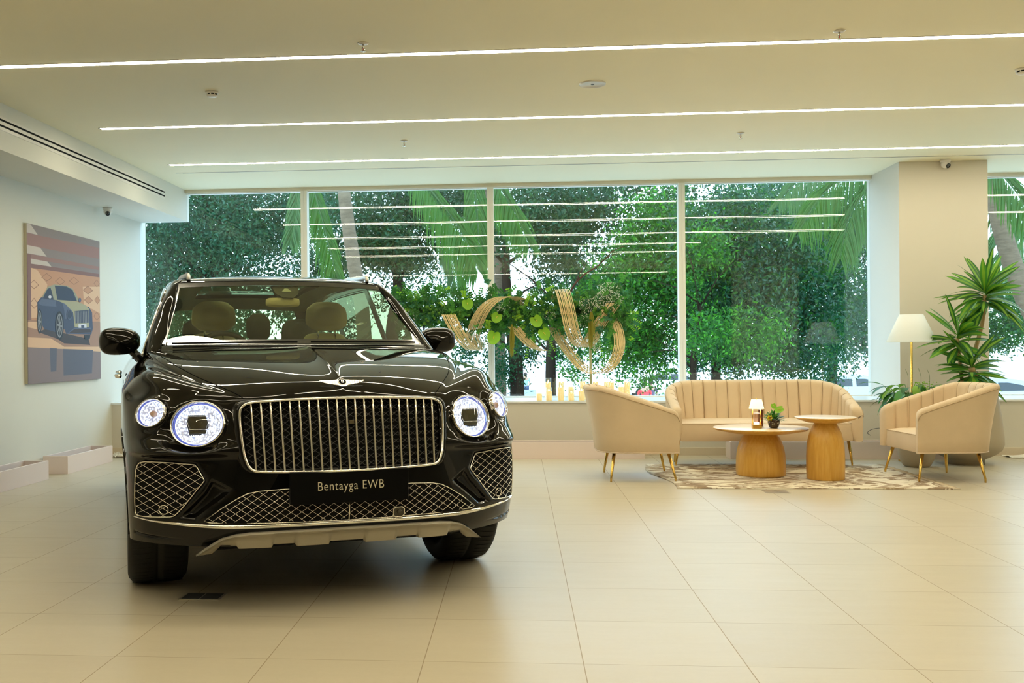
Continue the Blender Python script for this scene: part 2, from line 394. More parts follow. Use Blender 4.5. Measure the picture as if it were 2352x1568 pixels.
TG = [
 [(0, -.448, .985), (.22, -.438, .982), (.44, -.40, .968), (.55, -.31, .985), (.67, -.235, 1.0), (.79, -.15, 1.005), (.875, -.045, .985), (.93, .06, .96)],
 [(0, -.37, 1.040), (.26, -.345, 1.030), (.53, -.257, 1.008), (.60, -.19, 1.015), (.70, -.12, 1.037), (.805, -.05, 1.052), (.885, .03, 1.03), (.945, .11, .985)],
 [(0, -.22, 1.080), (.30, -.19, 1.070), (.60, -.12, 1.040), (.66, -.06, 1.042), (.74, .01, 1.062), (.825, .06, 1.078), (.897, .115, 1.057), (.953, .18, 1.0)],
 [(0, .03, 1.128), (.34, .04, 1.117), (.68, .08, 1.086), (.73, .13, 1.075), (.79, .18, 1.083), (.85, .22, 1.092), (.91, .25, 1.066), (.96, .28, 1.005)],
 [(0, .28, 1.168), (.38, .31, 1.157), (.75, .35, 1.136), (.79, .38, 1.118), (.83, .41, 1.108), (.875, .42, 1.10), (.925, .44, 1.07), (.964, .45, 1.01)],
 [(0, .49, 1.197), (.42, .54, 1.187), (.795, .62, 1.170), (.83, .63, 1.147), (.86, .64, 1.132), (.893, .64, 1.115), (.932, .64, 1.076), (.966, .64, 1.01)],
 [(0, .63, 1.208), (.44, .70, 1.200), (.81, .86, 1.186), (.84, .86, 1.166), (.87, .86, 1.145), (.90, .86, 1.12), (.937, .86, 1.076), (.966, .86, 1.01)]]
TG2 = []
for w, row in enumerate(TG):
    a, b = row[0], row[1]; dip = (.002, .005, .008, .010, .009, .006, .002)[w]; lift = (.0, .001, .003, .005, .004, .002, 0)[w]
    TG2.append([(0, a[1], a[2] + lift), (.05, a[1] + (b[1] - a[1]) * .05, a[2] - dip)] + list(row[1:]))
TG = TG2
Fg.append(TG[0])
RZ = [r[0] for r in FR] + [.96]
def side_rows():
    S = []
    TY = [t[8][1] for t in TG]; LY = [None, .06, .14, .25, .45, .64, .86]; RX = [0] + [.004, .008, .012, .014, .010, .006]
    far = [1.35, 1.95, 2.55, 2.95, 3.36, 3.77, 4.12, 4.32]
    SX = [.925, .945, .955, .962, .967, .969, .970, .971, .972, .972, .972, .970, .966]
    NR = len(FR) + 1
    for r in range(NR):
        row = []
        for w in range(7):
            f = (RZ[r] - .305) / .655
            if w == 0: row.append(Fg[r][8]); continue
            if r == NR - 1: row.append(TG[w][8]); continue
            y = LY[w] * (1 - f) + TY[w] * f
            z0 = RZ[r]; ztop = TG[w][8][2]; z = z0 + (ztop - .96) * f ** 3
            if z0 < .5 and w == 1: y = .03 + (Fg[r][8][1] + .12) * .5
            x = SX[r] + RX[w] - .004
            row.append((x, y, z))
        for k, y in enumerate(far):
            z = RZ[r] + (.05 + .012 * k / 7) * ((RZ[r] - .305) / .655) ** 3
            row.append((SX[r] + (.006 if 3 < k < 6 else -.002), y, z))
        q = SX[r]; zz = row[-1][2]
        row += [(q - .03, 4.43, zz), (q - .20, 4.50, zz), (q - .50, 4.54, zz), (0, 4.55, zz)]
        S.append(row)
    # shoulder rows behind the windshield base
    far2 = S[-1]
    r10, r11 = [], []
    for w in range(6, len(far2)):
        x, y, z = far2[w]
        if w == 6: r10.append(TG[6][7]); r11.append(TG[6][6]); continue
        if w < 15: r10.append((x - .03, y, z + .066)); r11.append((x - .068, y, z + .11))
        else:
            sx = {15: .90, 16: .72, 17: .44, 18: 0}[w]; r10.append((sx, y - .04, z + .066)); r11.append((max(0, sx - .05) if sx else 0, y - .12, z + .11))
    return S, r10, r11
S_, R10, R11 = side_rows()
cage_v, cage_f, cage_m = [], [], []
vid = {}
def V(p):
    k = (round(p[0], 5), round(p[1], 5), round(p[2], 5))
    if k not in vid: vid[k] = len(cage_v); cage_v.append(k)
    return vid[k]
def quadgrid(g, mfun, flip):
    for i in range(len(g) - 1):
        for j in range(len(g[0]) - 1):
            for s in (1, -1):
                a, b, c, d = [(p[0] * s, p[1], p[2]) for p in (g[i][j], g[i][j + 1], g[i + 1][j + 1], g[i + 1][j])]
                ids = [V(a), V(b), V(c), V(d)]
                if (s == 1) == flip: ids.reverse()
                cage_f.append(ids); cage_m.append(mfun(i, j, s))
# material slots: 0 bonnet 1/2 fenders 3 bumper 4/5 sides 6 tail
quadgrid(Fg, lambda i, j, s: 3, False)
quadgrid(TG, lambda i, j, s: 0 if j < 3 else (1 if s < 0 else 2), False)
quadgrid(S_, lambda i, j, s: (3 if (j == 0 and i < 5) else (1 if s < 0 else 2)) if j < 6 else ((4 if s < 0 else 5) if j < 14 else 6), False)
quadgrid([S_[-1][6:], R10, R11], lambda i, j, s: (4 if s < 0 else 5) if j < 8 else 6, False)
me = bpy.data.meshes.new('cage'); me.from_pydata(cage_v, [], cage_f); me.update()
for p, mi in zip(me.polygons, cage_m): p.material_index = mi
for _ in range(7): me.materials.append(M['paint'])
ob = bpy.data.objects.new('cage', me); COL.objects.link(ob)
bm = bmesh.new(); bm.from_mesh(me); bmesh.ops.recalc_face_normals(bm, faces=bm.faces)
cl = bm.edges.layers.float.new('crease_edge')
for e in bm.edges:
    a, b = e.verts
    if abs(a.co.x) < 1e-4 and abs(b.co.x) < 1e-4 and min(a.co.z, b.co.z) > .98 and max(a.co.y, b.co.y) < .7 and min(a.co.y, b.co.y) < .6: e[cl] = .75
bm.to_mesh(me); bm.free()
md = ob.modifiers.new('s', 'SUBSURF'); md.levels = 2
TGT = [v.co.copy() for v in me.vertices]
for _it in range(2):      # pull the cage so that the smooth surface runs through the measured points
    dg = bpy.context.evaluated_depsgraph_get(); dg.update(); e0 = ob.evaluated_get(dg); mm = e0.to_mesh()
    L_ = [mm.vertices[i].co.copy() for i in range(len(TGT))]; e0.to_mesh_clear()
    for v, t, l in zip(me.vertices, TGT, L_): v.co += (t - l) * (.75 if _it == 0 else .5)
    me.update()
md.levels = 4
dg = bpy.context.evaluated_depsgraph_get(); dg.update()
ev = ob.evaluated_get(dg); em = bpy.data.meshes.new_from_object(ev)
bpy.data.objects.remove(ob)
bm = bmesh.new(); bm.from_mesh(em); bpy.data.meshes.remove(em)
# lamps sit in shallow dishes of the shell
HEAD = dict(c=Vector((.652, -.338, .850)), n=Vector((.58, -1, .34)).normalized(), rx=.1325, rz=.106)
LAMP = dict(c=Vector((.852, -.200, .897)), n=Vector((1.05, -1, .42)).normalized(), rx=.088, rz=.066)
def lamp_frame(L):
    n = L['n']; u = Vector((0, 0, 1)).cross(n); u = -u if u.x < 0 else u; u.normalize(); v = n.cross(u); v = -v if v.z < 0 else v
    return u, v, n
for L in (HEAD, LAMP): L['u'], L['v'], _ = lamp_frame(L)
print('HEADFRAME', HEAD['u'], HEAD['v'])
def segd(poly, x, z):
    d = 9.
    for i in range(len(poly)):
        ax, az = poly[i]; bx, bz_ = poly[(i + 1) % len(poly)]; vx, vz = bx - ax, bz_ - az
        t = max(0, min(1, ((x - ax) * vx + (z - az) * vz) / (vx * vx + vz * vz + 1e-12))); d = min(d, math.hypot(x - ax - t * vx, z - az - t * vz))
    return d
def inside(poly, x, z):
    c = False; j = len(poly) - 1
    for i in range(len(poly)):
        xi, zi = poly[i]; xj, zj = poly[j]
        if (zi > z) != (zj > z) and x < (xj - xi) * (z - zi) / (zj - zi) + xi: c = not c
        j = i
    return c
CARVES = [([(-.5, .955), (.43, .955), (.468, .92), (.47, .86), (.455, .70), (.43, .655), (.40, .647), (-.5, .645)], .085, .03),
          ([(.50, .560), (.60, .615), (.635, .555), (.755, .432), (.665, .425), (.575, .50)], .030, .03),
          ([(.932, .44), (.93, .65), (.912, .685), (.88, .696), (.66, .682), (.615, .612), (.617, .588), (.645, .553), (.745, .438), (.775, .427)], .014, .018),
          ([(.70, .338), (.90, .352), (.93, .362), (.93, .340), (.85, .325)], .018, .012)]
bm.normal_update()
for v in bm.verts:
    if v.co.y > .2 or v.normal.y > -.25: continue
    x, z = abs(v.co.x), v.co.z; dy = 0
    for poly, dep, bl in CARVES:
        if inside(poly, x, z): t = min(1, segd(poly, x, z) / bl); dy += dep * t * t * (3 - 2 * t)
    v.co.y += dy
WY, WR, ARCH = .40, .365, .415
WY2 = 3.38
for v in bm.verts:
    for L in (HEAD, LAMP):
        p = Vector((abs(v.co.x), v.co.y, v.co.z)); d = p - L['c']; a, b, h = d.dot(L['u']) / L['rx'], d.dot(L['v']) / L['rz'], d.dot(L['n'])
        rr = math.hypot(a, b)
        if rr < 1.5 and abs(h) < .12:
            tgt = -.04 if rr < .95 else -.04 + (.04 - .008) * (rr - .95) / .05 if rr < 1.0 else -.008
            tt = max(0, (rr - 1.0) / .5); k = 1 if rr < 1.0 else 1 - tt * tt * (3 - 2 * tt)
            if rr >= 1.0 and h < tgt: k *= .8
            q = p + L['n'] * (tgt - h) * k
            v.co = Vector((math.copysign(q.x, v.co.x), q.y, q.z))
# wheel arches
dele = []
for v in bm.verts:
    if abs(v.co.x) > .6:
        for wy in (WY, WY2):
            if math.hypot(v.co.y - wy, v.co.z - WR) < ARCH: dele.append(v)
bmesh.ops.delete(bm, geom=list(set(dele)), context='VERTS')
for v in bm.verts:
    if v.is_boundary and abs(v.co.x) > .6 and v.co.z < .85:
        for wy in (WY, WY2):
            d = math.hypot(v.co.y - wy, v.co.z - WR)
            if d < ARCH + .035: k = ARCH / d; v.co.y = wy + (v.co.y - wy) * k; v.co.z = WR + (v.co.z - WR) * k
bm.normal_update()
BODY = BVHTree.FromBMesh(bm)
parts = {}
for i, nm in enumerate(['bonnet', 'fender', 'fender', 'front_bumper', 'body_side', 'body_side', 'tail_panel']):
    b2 = bm.copy(); bmesh.ops.delete(b2, geom=[f for f in b2.faces if f.material_index != i], context='FACES')
    for f in b2.faces: f.smooth = True; f.material_index = 0
    me = bpy.data.meshes.new(nm); b2.to_mesh(me); b2.free(); me.materials.append(M['paint'])
    o = bpy.data.objects.new(nm, me); COL.objects.link(o); o.parent = car; parts[i] = o
bm.free()
def fp(x, z, off=0., y0=-2.):
    """point on the nose of the car seen from the front"""
    h = BODY.ray_cast(Vector((x, y0, z)), Vector((0, 1, 0)))
    if h[0] is None: return Vector((x, -.1, z))
    n = h[1]; n = -n if n.y > 0 else n
    return h[0] + n * off
def tp(x, y, off=0.):
    h = BODY.ray_cast(Vector((x, y, 3)), Vector((0, 0, -1)))
    if h[0] is None: return Vector((x, y, 1))
    n = h[1]; n = -n if n.z < 0 else n
    return h[0] + n * off
def sidep(y, z, s, off=0.):
    h = BODY.ray_cast(Vector((2 * s, y, z)), Vector((-s, 0, 0)))
    if h[0] is None: return Vector((.96 * s, y, z))
    return h[0] + Vector((s, 0, 0)) * off

# ---- shut lines
def gapline(pts, r=.0016, name='panel_gap'):
    q = MB(); q.tube(pts, r, 6); return q.build(name, M['gap'], car)
for s in (1, -1):
    sl = smooth_poly([(s * x, y, 0) for x, y in ((.445, -.41), (.485, -.34), (.53, -.257), (.60, -.12), (.64, -.03), (.68, .08), (.72, .21), (.75, .35), (.776, .48), (.795, .62), (.80, .72))], 5)
    gapline([tp(p.x, p.y, -.0002) for p in sl], .0022)
    gapline([sidep(.82, z, s) for z in [.33 + k * .035 for k in range(20)]])
    gapline([sidep(1.98, z, s) for z in [.33 + k * .035 for k in range(20)]])
    gapline([sidep(-.02 + .01 * k, .705 - .006 * k, s, 0) for k in range(6)])

# ---- polygon helpers on the nose
def inside(poly, x, z):
    c = False; j = len(poly) - 1
    for i in range(len(poly)):
        xi, zi = poly[i]; xj, zj = poly[j]
        if (zi > z) != (zj > z) and x < (xj - xi) * (z - zi) / (zj - zi) + xi: c = not c
        j = i
    return c
def patch(name, poly, off, m, parent, step=.012):
    """a skin patch following the nose inside a polygon"""
    b = bmesh.new(); vs = []
    P = []
    for i in range(len(poly)):
        a, c = Vector(poly[i]), Vector(poly[(i + 1) % len(poly)]); k = max(1, int((c - a).length / step))
        P += [a + (c - a) * t / k for t in range(k)]
    x0, x1 = min(p.x for p in P), max(p.x for p in P); z0, z1 = min(p.y for p in P), max(p.y for p in P)
    f = b.faces.new([b.verts.new((p.x, 0, p.y)) for p in P])
    bmesh.ops.triangulate(b, faces=[f])
    for k in range(1, int((x1 - x0) / step) + 1):
        bmesh.ops.bisect_plane(b, geom=b.verts[:] + b.edges[:] + b.faces[:], plane_co=(x0 + k * step, 0, 0), plane_no=(1, 0, 0))
    for k in range(1, int((z1 - z0) / step) + 1):
        bmesh.ops.bisect_plane(b, geom=b.verts[:] + b.edges[:] + b.faces[:], plane_co=(0, 0, z0 + k * step), plane_no=(0, 0, 1))
    for v in b.verts: v.co = fp(v.co.x, v.co.z, off)
    bmesh.ops.recalc_face_normals(b, faces=b.faces)
    me = bpy.data.meshes.new(name); b.to_mesh(me); b.free(); me.materials.append(m); me.shade_smooth()
    o = bpy.data.objects.new(name, me); COL.objects.link(o); o.parent = parent; return o
def wires(poly, w, h, off, r, mi_mb, x0=0., z0=.4, yfun=None):
    yf = yfun or (lambda x, z: fp(x, z, off))
    xs = [p[0] for p in poly]; zs = [p[1] for p in poly]
    sl = h / w
    for sgn in (1, -1):
        K = int((max(zs) - min(zs) + sl * (max(xs) - min(xs))) / h) + 3
        for k in range(-K, K + 1):
            c = z0 + k * h; run = []; n = 70
            for i in range(n + 1):
                x = min(xs) + (max(xs) - min(xs)) * i / n; z = c + sgn * sl * (x - x0)
                if inside(poly, x, z): run.append(yf(x, z))
                else:
                    if len(run) > 1: mi_mb.tube(run, r, 4, caps=False)
                    run = []
            if len(run) > 1: mi_mb.tube(run, r, 4, caps=False)
meshm = mat('chrome_mesh_wire', (.90, .87, .78), .22, metal=.9)
FOG = [(.918, .445), (.922, .50), (.920, .60), (.914, .65), (.903, .672), (.882, .684), (.80, .684), (.72, .677), (.664, .670), (.645, .64), (.627, .607), (.629, .593), (.654, .563), (.71, .491), (.748, .448), (.765, .438), (.785, .434), (.85, .433), (.905, .434)]
for s in (-1, 1):
    pl = [(x * s, z) for x, z in FOG]
    o = patch('fog_grille', pl, .0015, M['black'], car)
    q = MB(); wires(pl, .0545, .0345, .005, .0014, q, .64 * s, .44); q.build('mesh_wires', meshm, o)
    q = MB(); q.tube([fp(x, z, .0055) for x, z in smooth_poly([(a, b, 0) for a, b in pl], 3, True) for x, z in [(x, z)]] if False else [fp(p.x, p.y, .0055) for p in smooth_poly([(a, b, 0) for a, b in pl], 2, True)], .0026, 6, closed=True); q.build('mesh_frame', meshm, o)
    q = MB(); c = fp(.798 * s, .468, .008); 
    q.tube([fp(.798 * s + .0195 * math.cos(t * PI / 12), .468 + .0195 * math.sin(t * PI / 12), .008) for t in range(24)], .0022, 6, closed=True); q.build('sensor_ring', meshm, o)
LOW = [(-.632, .427), (-.559, .482), (-.49, .525), (-.449, .545), (-.40, .555), (-.30, .561), (0, .566), (.30, .561), (.40, .555), (.449, .545), (.49, .525), (.559, .482), (.632, .427), (.61, .420), (.40, .4155), (.2, .413), (0, .412), (-.2, .413), (-.40, .4155), (-.61, .420)]
lo = patch('lower_grille', LOW, .0015, M['black'], car)
q = MB(); wires(LOW, .0478, .0325, .005, .0014, q, 0, .41); q.build('mesh_wires', meshm, lo)
q = MB(); q.tube([fp(x, z, .0055) for x, z in LOW], .0024, 6, closed=True); q.tube([fp(0, .412, .0055), fp(0, .45, .0055), fp(0, .5, .0055)], .0035, 6); q.build('mesh_frame', meshm, lo)
q = MB(); c = (.232, .436)
rr = [(c[0] + a * .026, c[1] + b * .022) for a, b in ((-1, -.6), (-.6, -1), (.6, -1), (1, -.6), (1, .6), (.6, 1), (-.6, 1), (-1, .6))]
q.tube([fp(x, z, .010) for x, z in rr], .003, 6, closed=True); q.build('camera_frame', meshm, lo)
q = MB(); q.poly([fp(x, z, .007) for x, z in rr]); pc = fp(*c, .012); q.ball(pc, .010, seg=12, rings=8); q.build('camera_lens', mat('sensor_dark', (.05, .045, .03), .15), lo)

# ---- chrome strip across the bumper
def band(name, ctr, m, parent, off=.004, nx=50, xm=.925):
    q = MB(); g = []
    for i in range(2 * nx + 1):
        x = xm * (i - nx) / nx; t, b = ctr(abs(x)); row = []
        for k, (f, o) in enumerate(((0, -.002), (.08, off), (.5, off * 2.0), (.92, off), (1, -.002))):
            row.append(fp(x, t + (b - t) * f, o))
        g.append(row)
    q.grid(g); return q.build(name, m, parent)
ct = [(0, .4085), (.3, .408), (.54, .410), (.7, .4135), (.85, .420), (.925, .4275)]
cb = [(0, .389), (.3, .3885), (.54, .390), (.7, .398), (.85, .411), (.925, .422)]
band('chrome_strip', lambda x: (interp(ct, x), interp(cb, x)), M['chrome'], car)

# ---- skid plate
q = MB(); g = []
st = [(0, .378), (.30, .3765), (.44, .3745), (.50, .368), (.56, .350), (.60, .325), (.64, .295), (.668, .272)]
N = 140
for i in range(N + 1):
    x = -.668 + 1.336 * i / N; ax = abs(x); zt = interp(st, ax)
    teeth = (math.cos(ax * 2 * PI / .255 + 2.4) > -.35)
    zb = .298 if teeth else .311
    if ax > .565: zb = interp([(.565, .306), (.60, .276), (.668, .262)], ax)
    zb = min(zb, zt - .01)
    base = min(fp(x, max(zt, .36), 0).y, -.33)
    row = []
    for f, dy in ((0, .004), (.02, -.022), (.10, -.030), (.22, -.022), (.26, -.006), (.6, .010), (1.0, .030), (1.02, .07)):
        rel = .007 if (teeth and f > .25) else 0
        row.append((x, base + dy - rel, zt + (zb - zt) * f))
    g.append(row)
q.grid(g); q.build('skid_plate', M['silverpaint'], car, angle=50)
# black chin behind and the underbody
q = MB(); q.box(-.58, -.40, .288, .58, .05, .335); q.box(-.55, .05, .20, .55, 4.2, .34); q.box(-.80, .85, .22, .80, 2.95, .33); q.box(-.62, -.25, .33, .62, .95, .75); q.box(-.62, 2.9, .33, .62, 4.3, .8)
q.build('underbody', M['black'], car, smooth=False, bevel=.01)
# wheel wells
for wy in (WY, WY2):
    for s in (1, -1):
        q = MB(); g = []
        for k in range(25):
            a = -.12 + (PI + .24) * k / 24; g.append([(s * xx, wy + ARCH * 1.0 * math.cos(a), WR + ARCH * 1.0 * math.sin(a)) for xx in (.60, .80, .955)])
        q.grid(g); q.poly([(s * .60, wy + ARCH * math.cos(2 * PI * k / 24), max(.24, WR + ARCH * math.sin(2 * PI * k / 24))) for k in range(24)]); q.build('wheel_well', M['black'], car)
        # black lip round the arch
        q = MB(); q.tube([sidep(wy + (ARCH + .004) * math.cos(a), WR + (ARCH + .004) * math.sin(a), s, .0) for a in [.02 + (PI - .04) * k / 40 for k in range(41)]], .006, 6); q.build('arch_lip', M['paint'], car)

# ---- wheels
rim_m = mat('alloy_wheel', (.55, .53, .48), .22, metal=1.)
def wheel(x, y, steer=0, tw=.285):
    s = 1 if x > 0 else -1
    o = bpy.data.objects.new('wheel', None); COL.objects.link(o); o.parent = car; o.location = (x, y, WR); o.rotation_euler = (0, 0, steer)
    R, w = WR, tw / 2
    q = MB(); prof = [(.262, -w + .02), (.275, -w + .004), (.315, -w - .002), (R - .03, -w + .003), (R - .01, -w + .02), (R - .002, -w + .045)]
    prof += [(R, a * w) for a in (-.6, -.3)] + [(R, -.1 * w), (R - .008, -.07 * w), (R - .008, -.02 * w), (R, .01 * w)] + [(R, a * w) for a in (.3, .6)]
    prof += [(R - .002, w - .045), (R - .01, w - .02), (R - .03, w - .003), (.315, w + .002), (.275, w - .004), (.262, w - .02)]
    q.lathe(prof, seg=96, axis='x')
    for k in range(70):
        a = 2 * PI * k / 70
        for sd in (-1, 1):
            pts = [(sd * w * f, (R + .0012 - (.004 if f > .8 else 0)) * math.cos(a + .04 * f), (R + .0012 - (.004 if f > .8 else 0)) * math.sin(a + .04 * f)) for f in (.18, .5, .86)]
            q.tube(pts, .0022, 4, flat=.3)
    q.build('tyre', M['rubber'], o)
    q = MB(); q.lathe([(.262, -w + .02), (.25, -w + .03), (.235, 0), (.25, w - .03), (.262, w - .02)], seg=64, axis='x'); q.build('rim_barrel', M['dark'], o)
    q = MB(); xo = s * (w - .018)
    q.lathe([(.262, xo), (.250, xo + s * .004), (.244, xo - s * .02)], seg=64, axis='x')
    for k in range(20):
        a = 2 * PI * (k // 2) / 10 + (.06 if k % 2 else -.06); c0, s0 = math.cos(a), math.sin(a)
        q.tube([(xo - s * .03, .05 * c0, .05 * s0), (xo - s * .012, .15 * c0, .15 * s0), (xo - s * .002, .25 * math.cos(a * 1), .25 * math.sin(a))], [.014, .011, .009], 6)
    q.lathe([(.001, xo), (.03, xo), (.045, xo - s * .01), (.07, xo - s * .03)], seg=32, axis='x'); q.build('alloy_rim', rim_m, o)
    q = MB(); q.lathe([(.06, -.02), (.19, -.02), (.19, .01), (.06, .01)], seg=48, axis='x'); q.build('brake_disc', M['satin'], o)
for x, y in ((-.812, WY), (.812, WY), (-.812, WY2), (.812, WY2)): wheel(x, y)

# ---- grille
gf = bpy.data.objects.new('radiator_grille', None); COL.objects.link(gf); gf.parent = car
GO = [(0, .961), (.2, .958), (.36, .951), (.42, .946), (.450, .938), (.468, .922), (.4745, .90), (.475, .86), (.470, .79), (.461, .72), (.451, .685), (.441, .664), (.425, .650), (.395, .643), (.25, .639), (0, .637)]
GOf = [(-x, z) for x, z in reversed(GO[1:-1])]
ring = GO + GOf
def gy(x, z, off=0.):
    """face of the grille: leans back and wraps a little"""
    return Vector((x, -.482 - .062 * (1 - (abs(x) / .48) ** 2) + (z - .65) * .245 - off, z))
q = MB(); g = []
for i in range(25):
    z = .642 + (.952 - .642) * i / 24; hw = interp([(.64, .40), (.655, .43), (.70, .452), (.79, .465), (.88, .47), (.92, .465), (.945, .43), (.952, .37)], z); g.append([gy(-hw + 2 * hw * j / 40, z, -.022) for j in range(41)])
q.grid(g); q.build('grille_backing', M['black'], gf)
q = MB(); wires([(x * .985, .80 + (z - .80) * .98) for x, z in ring], .0425, .031, 0, .0014, q, 0, .65, yfun=lambda x, z: gy(x, z, -.016)); q.build('inner_mesh', mat('dark_mesh', (.10, .10, .09), .3, metal=.6), gf)
rs = smooth_poly([(x, z, 0) for x, z in ring], 3, True)
q = MB(); q.tube([gy(p.x, p.y, .010) for p in rs], .0062, 8, closed=True); q.build('grille_frame', M['chrome'], gf)
q = MB(); q.grid([[gy(p.x * k, .80 + (p.y - .80) * k, o) for p in rs + rs[:1]] for k, o in ((1.0, .006), (1.012, .012), (1.035, .010), (1.06, -.01), (1.09, -.05))]); q.build('grille_surround', M['paint'], gf)
ztop = lambda x: interp([(0, .958), (.2, .955), (.36, .948), (.42, .943)], abs(x))
zbot = lambda x: interp([(0, .640), (.25, .642), (.395, .646), (.42, .651)], abs(x))
for k in range(-10, 11):
    x0, x1 = .0408 * k, .0402 * k * 1.0; t, b = ztop(x1 * 1.03), zbot(x0); g = []
    q = MB()
    for i in range(15):
        f = i / 14; z = b + (t - b) * f; x = x0 * (1.012 + .0 * f) + x1 * .03 * f
        c = gy(x, z, 0)
        dpt = .014 if f < .9 else .014 * (1 - (f - .9) / .1 * .5)
        g.append([c + Vector(d) for d in ((-.0052, .012, 0), (-.0055, -dpt * .5, 0), (-.002, -dpt, 0), (.002, -dpt, 0), (.0055, -dpt * .5, 0), (.0052, .012, 0))])
    q.grid(g); q.build('grille_bar', M['chrome'], gf)
q = MB(); c = gy(.0215, .852, .004); q.box(c.x - .012, c.y - .004, c.z - .010, c.x + .012, c.y + .01, c.z + .008); q.build('camera', mat('camera_lens', (.12, .10, .06), .1), gf, bevel=.003)

# ---- number plate
pt, pb = Vector((0, -.560, .640)), Vector((0, -.550, .492))
pl = bpy.data.objects.new('number_plate', None); COL.objects.link(pl); pl.parent = car
pl.location = (0, -.5555, .566); pl.rotation_euler = (math.radians(-2.5), 0, 0)
q = MB(); q.box(-.272, -.006, -.0715, .272, .02, .0715); q.build('plate_panel', mat('plate_black', (.001, .001, .001), .5, spec=.12), pl, smooth=False, bevel=.004)
q = MB(); q.box(-.20, .018, -.05, .20, .05, .05); q.build('plate_bracket', M['black'], pl, smooth=False)
fc = bpy.data.curves.new('plate_lettering', 'FONT'); fc.body = 'Bentayga EWB'; fc.size = .056; fc.align_x = 'CENTER'; fc.align_y = 'CENTER'; fc.extrude = .0008; fc.space_character = 1.12; fc.offset = -.0004
to = bpy.data.objects.new('plate_lettering', fc); COL.objects.link(to)
dg = bpy.context.evaluated_depsgraph_get(); dg.update(); tm = bpy.data.meshes.new_from_object(to.evaluated_get(dg)); bpy.data.objects.remove(to)
wdt = max(v.co.x for v in tm.vertices) - min(v.co.x for v in tm.vertices)
for v in tm.vertices: v.co.x *= .302 / wdt
tm.materials.clear(); tm.materials.append(mat('letter_cream', (.62, .57, .42), .4))
to = bpy.data.objects.new('plate_lettering', tm); COL.objects.link(to); to.parent = pl; to.location = (.003, -.0068, .004); to.rotation_euler = (PI / 2, 0, 0)

# ---- winged badge on the bonnet nose
bd = bpy.data.objects.new('winged_badge', None); COL.objects.link(bd); bd.parent = car
b0 = tp(0, -.402, .003); nrm = Vector((0, -.62, .78)); bd.location = b0
tilt = math.radians(-50)
bd.rotation_euler = (tilt, 0, 0)
badge_m = mat('badge_silver', (.86, .84, .78), .22, metal=.9)
def wing(s):
    q = MB(); top = [(.0, .020), (.02, .022), (.05, .020), (.08, .0185), (.107, .019)]
    outl = [(s * x, z) for x, z in top] + [(s * x, z) for x, z in ((.100, .010), (.088, .003), (.072, -.004), (.052, -.009), (.034, -.013), (.02, -.018), (0, -.02))]
    q.poly([(x, -.002, z) for x, z in outl]); q.poly([(x, -.0045, z * .9) for x, z in outl])
    for i in range(len(outl)):
        a, b = outl[i], outl[(i + 1) % len(outl)]; q.poly([(a[0], -.002, a[1]), (b[0], -.002, b[1]), (b[0], -.0045, b[1] * .9), (a[0], -.0045, a[1] * .9)])
    o = q.build('wing', badge_m, bd, smooth=False)
    q = MB()
    for k in range(7):
        x = .024 + k * .0115; q.tube([(s * x, -.0052, .014), (s * (x + .001), -.0052, -.013 + k * .0028)], .0006, 4)
    q.build('feather_line', M['black'], bd)
wing(1); wing(-1)
q = MB(); q.lathe([(.001, -.006), (.014, -.006), (.019, -.004), (.019, 0)], seg=32, axis='y'); 
o = q.build('medallion', M['black'], bd); o.location = (0, -.002, .004)
q = MB(); q.tube([(.0185 * math.cos(t * PI / 16), -.006, .004 + .0185 * math.sin(t * PI / 16)) for t in range(32)], .0018, 6, closed=True); q.build('medallion_ring', badge_m, bd)
q = MB(); q.poly([(x, -.006, z) for x, z in ((-.022, -.016), (.022, -.016), (.012, -.026), (-.012, -.026))]); q.build('tail_feathers', badge_m, bd)
fc = bpy.data.curves.new('badge_letter', 'FONT'); fc.body = 'B'; fc.size = .027; fc.align_x = 'CENTER'; fc.align_y = 'CENTER'; fc.extrude = .0006
to = bpy.data.objects.new('t', fc); COL.objects.link(to); dg.update(); dg = bpy.context.evaluated_depsgraph_get(); tm = bpy.data.meshes.new_from_object(to.evaluated_get(dg)); bpy.data.objects.remove(to)
tm.materials.clear(); tm.materials.append(badge_m); to = bpy.data.objects.new('letter', tm); COL.objects.link(to); to.parent = bd; to.location = (0, -.0085, .004); to.rotation_euler = (PI / 2, 0, 0)

# ---- lamps
crys = mat('crystal_reflector', (.8, .85, .95), .15, emit=(.62, .74, 1.0), es=1.5); n = NT(crys)
vo = n.node('ShaderNodeTexVoronoi', {'Scale': 105.0, 'Vector': n.obj()}); vo.feature = 'F1'
nz = n.noise(n.obj(), 60, 2)
k = n.ramp(n.math('MULTIPLY', vo.outputs['Distance'], n.math('MULTIPLY_ADD', nz, 1.6, .2)), [(.0, (1, 1, 1)), (.30, (.85, .92, 1.0)), (.46, (.30, .38, .58)), (.60, (.02, .03, .08))])
n.t.links.new(n.mix(.0, k, (1, 1, 1)), n.b.inputs['Emission Color'])
n.set(n.b, 'Emission Strength', 1.5)
n.t.links.new(n.mix(1.0, k, (.82, .9, 1.0), 'MULTIPLY'), n.b.inputs['Emission Color'])
ledring = mat('led_ring', (1, 1, 1), .4, emit=(.75, .86, 1.), es=3.)
bluering = mat('blue_glow_ring', (.02, .03, .2), .2, emit=(.16, .22, .85), es=.45)
clear = pane_mat('lamp_glass', .05, (1, 1, 1))
proj_m = mat('projector_lens', (.03, .028, .015), .06, coat=1.)
